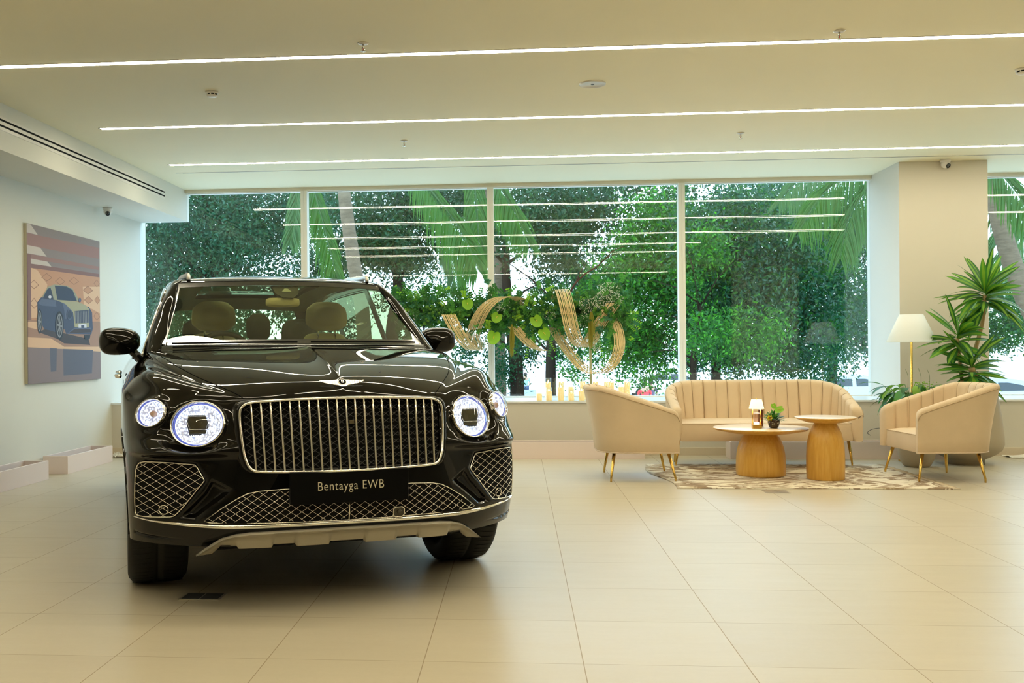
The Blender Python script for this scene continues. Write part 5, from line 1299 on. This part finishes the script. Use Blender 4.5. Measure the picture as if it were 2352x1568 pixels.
# ------------------------------------------------------------------ poster on the left wall
XP = XL + .034
def PP(px, py): p = atX(px, py, XP); return p
tl_, tr_, br_, bl_ = PP(62, 513), PP(229, 553.5), PP(231.5, 869), PP(64, 883)
y0, y1 = (tl_.y + bl_.y) / 2, (tr_.y + br_.y) / 2; z0, z1 = (bl_.z + br_.z) / 2, (tl_.z + tr_.z) / 2
po = thing('wall_poster', 'large canvas poster of a dark blue car hung on the left wall', 'poster', (XL, y0, z0))
W_, H_ = y1 - y0, z1 - z0
q = MB(); q.box(.002, 0, 0, .032, W_, H_); q.build('canvas', mat('canvas_edge', (.52, .48, .36), .7), po, smooth=False)
cols = dict(bg=(.25, .16, .14), grey=(.24, .19, .18), light=(.55, .47, .42), mauve=(.30, .16, .14), beam=(.22, .11, .10), orange=(.50, .26, .15), glow=(.66, .42, .26), gold=(.60, .42, .18), floor=(.34, .19, .13), refl=(.22, .16, .16), refl2=(.10, .10, .14), body=(.045, .06, .12), body2=(.09, .11, .19), glass=(.03, .04, .08), roof=(.30, .30, .22), hood=(.36, .34, .22), wheel=(.25, .25, .27), tyre=(.015, .018, .03), grille=(.05, .06, .10), white=(.62, .62, .70), line=(.30, .15, .09), shadow=(.05, .035, .04))
keys = list(cols); pm = [mat('print_' + k_, v_, .55) for k_, v_ in cols.items()]
q = MB(); zl = [.0325]
def pp(px, py):  # poster crop pixels -> plane; crop origin (40,500) scale 3.92
    p = atX(40 + px / 3.921, 500 + py / 3.92, XP); return ((p.y - y0), (p.z - z0))
def poly(c, pts, raw=False):
    zl[0] += .00006; q.poly([(zl[0], max(0, min(W_, a)), max(0, min(H_, b))) for a, b in [pp(*p_) for p_ in pts]], keys.index(c))
poly('grey', [(60, 40), (745, 205), (745, 1450), (85, 1510)])
poly('light', [(80, 48), (120, 60), (185, 155), (85, 130)]); poly('mauve', [(84, 132), (190, 158), (735, 270), (735, 370), (84, 245)]); poly('light', [(84, 243), (205, 268), (265, 350), (88, 318)]); poly('grey', [(205, 268), (735, 372), (735, 440), (265, 350)])
poly('mauve', [(88, 320), (735, 440), (735, 470), (120, 368)]); poly('light', [(120, 366), (270, 395), (310, 442), (122, 412)]); poly('beam', [(122, 412), (735, 505), (735, 535), (122, 452)])
poly('orange', [(122, 450), (742, 537), (745, 935), (122, 925)]); poly('glow', [(122, 450), (180, 470), (270, 600), (250, 900), (122, 900)]); poly('glow', [(590, 620), (742, 620), (742, 860), (600, 780)])
def rhomb(cx_, cy_, w_, h_, c='line'):
    for t in (1., .82): poly(c if t == 1. else ('orange' if cx_ > 250 else 'glow'), [(cx_ - w_ * t, cy_), (cx_, cy_ - h_ * t), (cx_ + w_ * t, cy_ + h_ * .15 * t), (cx_, cy_ + h_ * t)])
for a in ((150, 600, 45, 42), (265, 535, 50, 38), (385, 570, 46, 36), (510, 568, 46, 36), (635, 650, 46, 40), (150, 770, 40, 50), (715, 590, 28, 34), (720, 740, 26, 38), (640, 740, 40, 36), (715, 885, 30, 40)): rhomb(*a)
poly('beam', [(88, 322), (120, 330), (126, 925), (94, 925)])
poly('floor', [(94, 920), (745, 940), (748, 1160), (96, 1190)]); poly('glow', [(94, 935), (180, 935), (200, 1010), (94, 985)]); poly('glow', [(94, 1075), (300, 1085), (420, 1160), (745, 1160), (748, 1205), (400, 1180), (94, 1170)])
poly('refl', [(94, 1165), (400, 1180), (748, 1205), (750, 1448), (96, 1508)]); poly('refl2', [(290, 1170), (355, 1175), (350, 1380), (300, 1385)]); poly('refl2', [(410, 1180), (680, 1190), (670, 1400), (415, 1420)])
poly('shadow', [(190, 1030), (360, 1090), (420, 1130), (655, 1145), (640, 1090), (250, 1000)])
poly('body', [(178, 760), (215, 715), (330, 725), (350, 740), (450, 760), (500, 820), (640, 800), (672, 850), (678, 1000), (665, 1050), (440, 1045), (420, 1000), (350, 1030), (240, 1000), (185, 900)])
poly('body2', [(185, 770), (220, 725), (345, 745), (350, 800), (220, 790)]); poly('body2', [(400, 750), (500, 790), (490, 900), (430, 910), (420, 830)])
poly('roof', [(222, 712), (270, 622), (330, 600), (440, 610), (500, 640), (560, 750), (540, 752), (350, 742)]); poly('glass', [(235, 705), (270, 640), (300, 625), (325, 735), (232, 722)]); poly('glass', [(335, 610), (440, 618), (495, 648), (535, 750), (360, 738)]); poly('roof', [(296, 625), (306, 622), (345, 742), (330, 738)])
poly('hood', [(352, 742), (540, 755), (610, 785), (645, 820), (645, 985), (515, 985), (500, 850), (430, 775)]); poly('grille', [(515, 840), (640, 828), (642, 945), (520, 950)])
for k in range(9): poly('wheel', [(520 + k * 14, 842), (524 + k * 14, 842), (526 + k * 14, 948), (522 + k * 14, 948)])
poly('white', [(548, 958), (620, 955), (622, 1000), (550, 1006)]); poly('body', [(572, 968), (600, 966), (600, 994), (574, 996)]); poly('body2', [(445, 1045), (510, 990), (660, 990), (670, 1040)]); poly('shadow', [(460, 1038), (515, 1000), (655, 1000), (662, 1032)])
def disc(c, cx_, cy_, rx_, ry_): poly(c, [(cx_ + rx_ * math.cos(t * PI / 12), cy_ + ry_ * math.sin(t * PI / 12)) for t in range(24)])
for cx_, cy_, rx_, ry_ in ((378, 970, 38, 130), (198, 930, 22, 112)):
    disc('tyre', cx_, cy_, rx_, ry_); disc('wheel', cx_, cy_, rx_ * .72, ry_ * .84); disc('tyre', cx_, cy_, rx_ * .58, ry_ * .72)
    for k in range(8): a = k * PI / 4; poly('wheel', [(cx_ + rx_ * .08 * math.sin(a), cy_ - ry_ * .08 * math.cos(a)), (cx_ + rx_ * .6 * math.cos(a), cy_ + ry_ * .74 * math.sin(a)), (cx_ + rx_ * .6 * math.cos(a + .18), cy_ + ry_ * .74 * math.sin(a + .18)), (cx_ - rx_ * .08 * math.sin(a), cy_ + ry_ * .08 * math.cos(a))])
poly('tyre', [(598, 1055), (655, 1052), (650, 1085), (625, 1100), (602, 1090)]); disc('body2', 468, 870, 26, 46); disc('glass', 468, 870, 20, 38); disc('white', 290, 712, 14, 14); disc('body2', 560, 740, 12, 20)
q.build('printed_picture', pm, po, smooth=False, weld=0, recalc=False)
# ------------------------------------------------------------------ outside: promenade, sea, trees
GZ = -1.9
m = mat('promenade_paving', (.55, .52, .46), .8); n = NT(m); n.base(n.mix(n.noise(n.pos(), .6, 4), (.48, .45, .40), (.62, .60, .54)))
q = MB(); q.box(-60, YG + .6, GZ - .3, 80, 64, GZ); struct(q.build('ground_promenade', m, smooth=False))
m = mat('sea_water', (.30, .45, .55), .18, spec=.6); n = NT(m); n.bump(n.noise(n.mapping(n.pos(), (.15, 1, 1)), 1.2, 4), .35, .25)
q = MB(); q.poly([(-500, 64, GZ - 1.2), (600, 64, GZ - 1.2), (600, 1500, GZ - 1.2), (-500, 1500, GZ - 1.2)]); struct(q.build('sea', m, smooth=False))
q = MB(); q.box(-60, 63.6, GZ, 80, 64.2, GZ + .25); struct(q.build('kerb_seawall', mat('seawall_concrete', (.5, .52, .54), .8), smooth=False))
bark = mat('tree_bark', (.022, .015, .010), .95, spec=.1); bark_l = mat('palm_bark', (.20, .15, .10), .95, spec=.1); n = NT(bark_l); n.base(n.mix(n.noise(n.mapping(n.obj(), (3, 3, 14)), 2, 3), (.05, .035, .022), (.22, .165, .11)))
EX = dict(teal=leafmat('tree_leaf_teal', (0.0033, 0.0432, 0.0186), (0.0081, 0.0817, 0.0298), tr=.35, sc=1.5), dark=leafmat('tree_leaf_dark', (0.0033, 0.0346, 0.0060), (0.0096, 0.0721, 0.0089), tr=.35, sc=1.5),
          mid=leafmat('tree_leaf_green', (0.0073, 0.0654, 0.0060), (0.0177, 0.1201, 0.0074), tr=.4, sc=1.5), bright=leafmat('tree_leaf_bright', (0.0322, 0.1826, 0.0074), (0.0725, 0.2787, 0.0134), tr=.45, sc=1.5),
          frond=leafmat('palm_frond', (0.0177, 0.0817, 0.0060), (0.0484, 0.1442, 0.0104), tr=.4, sc=2), frond2=leafmat('palm_frond_pale', (0.0443, 0.1153, 0.0298), (0.0806, 0.1634, 0.0446), tr=.4, sc=2))
def tree(label, blobs, trunk, mats, seed, name='tree'):
    """blobs: (px, py, rx_px, ry_px, dist, n, leaf size) ; trunk: list of (px,py) with radius m"""
    r_ = random.Random(seed); d0 = blobs[0][4]; base = atY(trunk[0][0], trunk[0][1], d0) if trunk else atY(blobs[0][0], blobs[0][1], d0); 
    o = thing(name, label, 'tree', (base.x, d0, GZ), 0, 'trees outside the windows'); off = Vector((base.x, d0, GZ)); q = MB()
    for (px, py, rx, ry, dist, cnt, ls) in blobs:
        cnt = int(cnt * 3.0); ls *= .48
        c = atY(px, py, dist); sx_, sz_ = rx * dist / F_, ry * dist / F_
        # clumps give the crown holes and depth
        cl = []
        for _ in range(max(5, cnt // 230)):
            while 1:
                a, b, e = r_.uniform(-1, 1), r_.uniform(-1, 1), r_.uniform(-1, 1)
                if a * a + b * b + e * e < 1: break
            cl.append((c.x + a * sx_, dist + e * 1.6, c.z + b * sz_, r_.uniform(.35, .75) * min(sx_, sz_) * .55 + .25))
        for _ in range(cnt):
            k = r_.choice(cl); d = Vector((r_.gauss(0, .5), r_.gauss(0, .5), r_.gauss(0, .5))); p = Vector((k[0], k[1], k[2])) + d * k[3] - off
            n_ = Vector((r_.uniform(-1, 1), r_.uniform(-1, 1), r_.uniform(-.2, 1))).normalized(); u = n_.cross(Vector((r_.uniform(-1, 1), r_.uniform(-1, 1), r_.uniform(-1, 1)))).normalized(); v = n_.cross(u); s = ls * r_.uniform(.7, 1.3); w_ = s * .42
            q.add([p - u * s, p - u * s * .1 + v * w_ + n_ * w_ * .15, p + u * s, p - u * s * .1 - v * w_ + n_ * w_ * .15], [(0, 1, 2, 3)], 0 if r_.random() < .7 else 1)
    q.build('crown', mats, o, smooth=False, weld=0, recalc=False)
    if trunk:
        tw = trunk[-1]; pts = [(atY(a, b, d0) - off) for a, b in trunk[:-1]]; pts[0].z = 0; q = MB(); sp_ = smooth_poly(pts, 5); nn = len(sp_)
        q.tube(sp_, [tw * (1 - .55 * i / nn) for i in range(nn)], 10)
        for _ in range(7):
            i = r_.randrange(nn // 3, nn); a = sp_[i]; d = Vector((r_.uniform(-1, 1), r_.uniform(-.4, .4), r_.uniform(.1, 1))).normalized(); L = r_.uniform(.8, 2.2); q.tube([a, a + d * L * .5 + Vector((0, 0, .1)), a + d * L], [tw * .25, tw * .14, tw * .05], 6)
        q.build('trunk', bark, o)
    return o
K = 1.0
tree('dark teal-green leafy tree filling the leftmost window behind the car roof', [(430, 560, 190, 170, 24, 11500, .105), (600, 480, 150, 120, 25, 4600, .11), (350, 720, 130, 110, 24, 3600, .10), (560, 700, 160, 90, 26, 1800, .13)], [(520, 900), (515, 760), (500, 640), (480, 520), .22], [EX['teal'], EX['dark']], 1)
tree('dense dark green tree behind the palm trunk in the second window', [(860, 500, 190, 120, 30, 4400, .15), (1010, 480, 120, 100, 31, 2600, .15), (820, 590, 150, 50, 30, 1900, .15), (960, 660, 110, 70, 32, 500, .13), (760, 740, 110, 90, 30, 1300, .14)], [(905, 910), (900, 780), (915, 660), (900, 560), .25], [EX['dark'], EX['teal']], 2)
tree('leafy tree with dark trunk at the left of the third window, behind the flowers', [(1230, 500, 120, 110, 27, 3000, .14), (1400, 480, 190, 110, 28, 3000, .14), (1250, 780, 110, 38, 27, 900, .12), (1180, 860, 60, 40, 27, 300, .10), (1340, 640, 120, 70, 29, 1500, .12), (1090, 830, 80, 50, 27, 480, .12)], [(1192, 915), (1186, 850), (1178, 790), (1165, 680), (1160, 560), .22], [EX['dark'], EX['teal']], 3)
tree('bright green tree at the right of the third window with hanging lower leaves', [(1480, 700, 110, 150, 25, 5200, .12), (1440, 790, 120, 48, 25, 1400, .10), (1520, 560, 90, 130, 26, 2600, .13), (1330, 760, 70, 80, 26, 900, .11), (1330, 840, 60, 30, 25, 200, .10)], [(1263, 915), (1265, 840), (1268, 760), (1280, 700), .16], [EX['mid'], EX['bright']], 4)
tree('broad dark green tree filling the middle of the fourth window above the sofa', [(1700, 560, 150, 120, 24, 5200, .12), (1680, 700, 130, 120, 24, 5200, .12), (1830, 700, 130, 140, 25, 5600, .12), (1650, 815, 110, 40, 24, 800, .10), (1830, 830, 100, 40, 24, 900, .10), (1780, 480, 150, 60, 26, 2000, .12)], [(1640, 915), (1645, 830), (1650, 740), (1660, 620), .13], [EX['teal'], EX['mid']], 5)
tree('pale green tree at the right edge of the fourth window beside the reveal', [(1950, 620, 90, 160, 28, 4200, .13), (1890, 520, 110, 90, 28, 1900, .13), (1960, 770, 80, 40, 28, 500, .11), (1905, 840, 60, 40, 27, 450, .10)], [(1905, 915), (1912, 840), (1920, 740), (1930, 640), .15], [EX['teal'], EX['mid']], 6)
tree('small leafy tree low in the rightmost window behind the leaning palm', [(2290, 740, 70, 55, 30, 1500, .13), (2360, 720, 70, 90, 31, 1700, .13), (2300, 800, 60, 22, 30, 350, .10), (2250, 690, 60, 60, 30, 700, .12)], [(2420, 915), (2410, 830), (2390, 740), .18], [EX['mid'], EX['teal']], 7)
tree('slim dark-stemmed tree seen low in the fourth window left of the sofa middle', [(1600, 770, 50, 70, 22, 700, .10), (1720, 770, 70, 60, 22, 800, .10), (1600, 640, 50, 120, 23, 1300, .11)], [(1596, 915), (1592, 850), (1600, 780), (1612, 700), .09], [EX['mid'], EX['bright']], 8)
def frond(parent, off, pts, dist, L, n_=46, m='frond', droop=1.3, seed=1, side=.7):
    r_ = random.Random(seed); C = smooth_poly([atY(x, y, dist) - off for x, y in pts], max(4, n_ // (len(pts) - 1))); q = MB(); q.tube(C, [.022 * (1 - .8 * i / len(C)) for i in range(len(C))], 5, 1)
    for i, c in enumerate(C[2:]):
        t = (C[min(len(C) - 1, i + 3)] - C[i + 1]).normalized(); f = i / len(C); ll = L * (.55 + .6 * math.sin(PI * min(1, f * .8 + .15))) * (1 if f < .85 else .7)
        for s in (-1, 1):
            sd = t.cross(Vector((0, 1, 0))).normalized() * s; d = (sd * side + t * .55 + Vector((0, r_.uniform(-.25, .25), -.25 + r_.uniform(-.1, .1)))).normalized()
            leaf(q, c, d, (0, -1, 0), ll * r_.uniform(.8, 1.1), .012, droop, 0, seg=5, shape=.6, fold=.4)
    return q.build('frond', [EX[m], EX['frond2']], parent, weld=0, recalc=False)
def palm(label, pts, r, dist, fronds):
    b = atY(pts[0][0], pts[0][1], dist); off = Vector((b.x, dist, GZ)); o = thing('palm_tree', label, 'palm tree', off, 0, 'palms outside the windows')
    C = [atY(x, y, dist) - off for x, y in pts]; C[0].z = 0; C = smooth_poly(C, 14); q = MB(); q.tube(C, [r * (1.15 - .3 * i / len(C)) * (1 + .045 * (i % 2)) for i in range(len(C))], 14); q.build('trunk', bark_l, o)
    for k, (fp_, dd, L, mm, dr_, sd_) in enumerate(fronds): frond(o, off, fp_, dd, L, 84, mm, dr_, k + len(label), sd_)
palm('palm with slender brown trunk in the second window, fronds hanging beside it', [(852, 915), (836, 760), (812, 600), (790, 440), (780, 300)], .115, 17,
     [([(700, 380), (722, 440), (745, 520), (768, 610), (775, 640)], 15, .55, 'frond', 1.2, .5), ([(940, 360), (985, 430), (1040, 500), (1075, 560), (1098, 620)], 15.5, .75, 'frond', 1.5, .65), ([(690, 380), (684, 430), (676, 500), (665, 560)], 16, .45, 'frond2', 1.0, .5), ([(1080, 360), (1090, 420), (1098, 520), (1100, 590)], 16, .6, 'frond', 1.5, .6)])
palm('palm with dark trunk behind the mullion between second and third window', [(1150, 915), (1146, 760), (1140, 600), (1120, 440), (1115, 300)], .17, 30,
     [([(1130, 380), (1150, 430), (1185, 490), (1215, 560)], 17, .65, 'frond', 1.4, .6), ([(1290, 560), (1330, 600), (1370, 640)], 30, 1.0, 'frond2', 1.4, .6), ([(1010, 560), (1040, 600), (1050, 660)], 30, .9, 'frond2', 1.4, .6)])
palm('palm whose fronds hang at the top right of the fourth window', [(2060, 915), (2050, 700), (2040, 500), (2030, 350)], .16, 19,
     [([(2010, 370), (1950, 400), (1885, 450), (1835, 530)], 18, .8, 'frond', 1.4, .6), ([(2040, 380), (1995, 430), (1950, 500), (1930, 590)], 18, .8, 'frond', 1.5, .6), ([(2000, 360), (1920, 370), (1850, 400), (1790, 460)], 19, .7, 'frond2', 1.4, .6), ([(2040, 400), (2010, 480), (1985, 560)], 18.5, .7, 'frond2', 1.4, .6)])
palm('big leaning palm with ringed grey trunk in the rightmost window behind the plant', [(2440, 915), (2395, 800), (2345, 660), (2305, 540), (2275, 400), (2262, 300)], .155, 18,
     [([(2262, 370), (2300, 400), (2340, 450), (2380, 520)], 17, .7, 'frond', 1.3, .6), ([(2380, 430), (2350, 470), (2310, 520), (2290, 560)], 20, .8, 'frond2', 1.4, .6), ([(2430, 500), (2380, 520), (2330, 560), (2300, 610)], 21, .9, 'frond2', 1.5, .6), ([(2255, 380), (2290, 430), (2300, 490)], 18.5, .6, 'frond', 1.3, .6), ([(2430, 600), (2390, 600), (2350, 620)], 24, .9, 'frond2', 1.5, .6)])
# concrete bench and far people
def farbench(label, x0, x1, ytop, d):
    a, b = atY(x0, ytop, d), atY(x1, ytop, d); q = MB(); q.box(a.x, d, GZ, b.x, d + .6, a.z); o = q.build('concrete_bench', mat('bench_concrete', (.33, .40, .46), .8), smooth=False, bevel=.03); tag(o, label, 'bench'); return a.z
ztp = farbench('grey concrete bench block outside where the person in light blue sits', 1176, 1232, 895, 58)
farbench('long low concrete bench outside seen beyond the left armchair', 1440, 1620, 909, 58)
def person(label, px, d, zs, shirt, pants, lean=.0, hair=(.03, .02, .015), s=1.0):
    b = atY(px, 880, d); o = thing('person', label, 'person', (b.x, d + .25, zs), 0)
    def skin(name, vs, es, rs, m_):
        me = bpy.data.meshes.new(name); me.from_pydata([Vector(v) * s for v in vs], es, []); me.materials.append(m_); ob_ = bpy.data.objects.new(name, me); COL.objects.link(ob_); ob_.parent = o
        md_ = ob_.modifiers.new('skin', 'SKIN'); md_.use_smooth_shade = True
        for i, r in enumerate(rs): me.skin_vertices[0].data[i].radius = (r * s, r * s * .8)
        me.skin_vertices[0].data[0].use_root = True; sb = ob_.modifiers.new('s', 'SUBSURF'); sb.levels = 1; sb.render_levels = 2; return ob_
    l = lean
    skin('body', [(0, 0, .10), (0, l * .5, .35), (0, l, .58), (0, l * 1.1, .66), (0, l * 1.3, .78), (0, l * 1.35, .86), (.19, l, .54), (.26, l + .05, .30), (.24, l + .25, .16), (-.19, l, .54), (-.26, l + .05, .30), (-.22, l + .25, .16), (.10, .03, .06), (.14, .42, .08), (.14, .46, -.34), (.14, .58, -.40), (-.10, .03, .06), (-.14, .42, .08), (-.14, .46, -.34), (-.14, .58, -.40)],
         [(0, 1), (1, 2), (2, 3), (3, 4), (4, 5), (2, 6), (6, 7), (7, 8), (2, 9), (9, 10), (10, 11), (0, 12), (12, 13), (13, 14), (14, 15), (0, 16), (16, 17), (17, 18), (18, 19)], [.15, .14, .13, .055, .10, .08, .065, .045, .035, .065, .045, .035, .09, .07, .05, .04, .09, .07, .05, .04], mat('skin_tone', (.42, .24, .15), .6))
    skin('shirt', [(0, 0, .12), (0, l * .5, .35), (0, l, .57), (.20, l, .54), (.265, l + .04, .36), (-.20, l, .54), (-.265, l + .04, .36)], [(0, 1), (1, 2), (2, 3), (3, 4), (2, 5), (5, 6)], [.175, .165, .15, .085, .065, .085, .065], mat('shirt_cloth', shirt, .8))
    skin('trousers', [(0, 0, .07), (.10, .05, .06), (.14, .43, .08), (.14, .46, -.30), (-.10, .05, .06), (-.14, .43, .08), (-.14, .46, -.30)], [(0, 1), (1, 2), (2, 3), (0, 4), (4, 5), (5, 6)], [.16, .11, .085, .065, .11, .085, .065], mat('trouser_cloth', pants, .8))
    q = MB(); q.ball((0, l * 1.33 * s - .015, .815 * s), .108 * s, seg=14, rings=10, sc=(1, 1.05, 1.1)); q.build('hair', mat('dark_hair', hair, .7), o)
person('person in a light blue shirt sitting outside with their back to the window', 1207, 58, ztp + .07, (.30, .50, .78), (.06, .08, .14))
person('person in a red shirt and blue jeans seated outside beyond the candles', 1483, 46, -1.35, (.75, .04, .05), (.12, .20, .42), .12, s=1.1)
person('person in dark clothes sitting beside the one in red, outside', 1497, 47, -1.30, (.10, .07, .12), (.10, .16, .32), .05, s=1.1)
# parked cars by the sea
def parked(label, px, d, col):
    b = atY(px, 900, d); o = thing('parked_car', label, 'car', (b.x, d, GZ), 0, 'cars parked by the sea')
    prof = [(-2.2, .35), (-2.25, .62), (-2.1, .82), (-1.45, .92), (-.95, 1.30), (-.5, 1.43), (.5, 1.44), (1.2, 1.32), (1.75, .98), (2.15, .88), (2.22, .6), (2.15, .35)]; S_p = smooth_poly([(x, 0, z) for x, z in prof], 4)
    q = MB(); q.grid([[(p.x, w * (.86 if p.z < .95 else .86 - (p.z - .95) * .34), p.z) for p in S_p] for w in (-1, -.97, 0, .97, 1)]); q.poly([(p.x, -(.86 if p.z < .95 else .86 - (p.z - .95) * .34), p.z) for p in S_p]); q.poly([(p.x, (.86 if p.z < .95 else .86 - (p.z - .95) * .34), p.z) for p in reversed(S_p)]); q.build('body', mat('far_car_paint', col, .3, coat=1.), o, angle=40)
    q = MB()
    for s in (-1, 1): q.poly([(x, s * (.866 - max(0, z - .95) * .34), z) for x, z in ((-1.12, 1.0), (-.80, 1.22), (-.45, 1.29), (-.02, 1.30), (-.02, 1.0))]); q.poly([(x, s * (.866 - max(0, z - .95) * .34), z) for x, z in ((.14, 1.0), (.14, 1.30), (.5, 1.30), (.98, 1.21), (1.28, 1.02))])
    q.build('side_windows', mat('far_car_glass', (.02, .03, .035), .1), o, smooth=False)
    for x in (-1.4, 1.35):
        for s in (-1, 1):
            q = MB(); q.lathe([(.001, -.1), (.2, -.1), (.31, -.09), (.33, -.06), (.33, .06), (.31, .09), (.001, .1)], seg=28, axis='y'); w = q.build('wheel', M['rubber'], o); w.location = (x, s * .78, .33)
    o.scale = (1.12, 1.12, 1.18)
parked('pale silver car parked outside, in the rightmost window above the armchair', 2262, 44, (.30, .34, .38))
parked('light car parked outside, partly hidden behind the sofa end by the column', 1945, 50, (.34, .40, .46))
parked('white car parked outside, seen low through the third window', 1530, 61, (.7, .72, .74))
# ------------------------------------------------------------------ light and view
w = bpy.data.worlds.new('world'); SC.world = w; w.use_nodes = True
nt = w.node_tree; bg = nt.nodes['Background']
tc = nt.nodes.new('ShaderNodeTexCoord'); sx = nt.nodes.new('ShaderNodeSeparateXYZ'); nt.links.new(tc.outputs['Generated'], sx.inputs[0])
rp = nt.nodes.new('ShaderNodeValToRGB'); nt.links.new(sx.outputs[2], rp.inputs[0])
rp.color_ramp.elements[0].position = .0; rp.color_ramp.elements[0].color = (.64, .85, 1.0, 1)
rp.color_ramp.elements[1].position = .9; rp.color_ramp.elements[1].color = (.45, .72, 1.0, 1)
nt.links.new(rp.outputs[0], bg.inputs[0]); bg.inputs[1].default_value = 4.0
vs = SC.view_settings; SC.display_settings.display_device = 'sRGB'
vs.view_transform = 'Standard'; vs.look = 'None'; vs.gamma = 1; vs.use_curve_mapping = False; vs.exposure = 0.63
SC.cycles.max_bounces = 12; SC.cycles.transparent_max_bounces = 24; SC.cycles.diffuse_bounces = 5; SC.cycles.glossy_bounces = 6
SC.cycles.sample_clamp_indirect = 6.0; SC.cycles.caustics_reflective = False; SC.cycles.caustics_refractive = False
SC.cycles.use_denoising = True
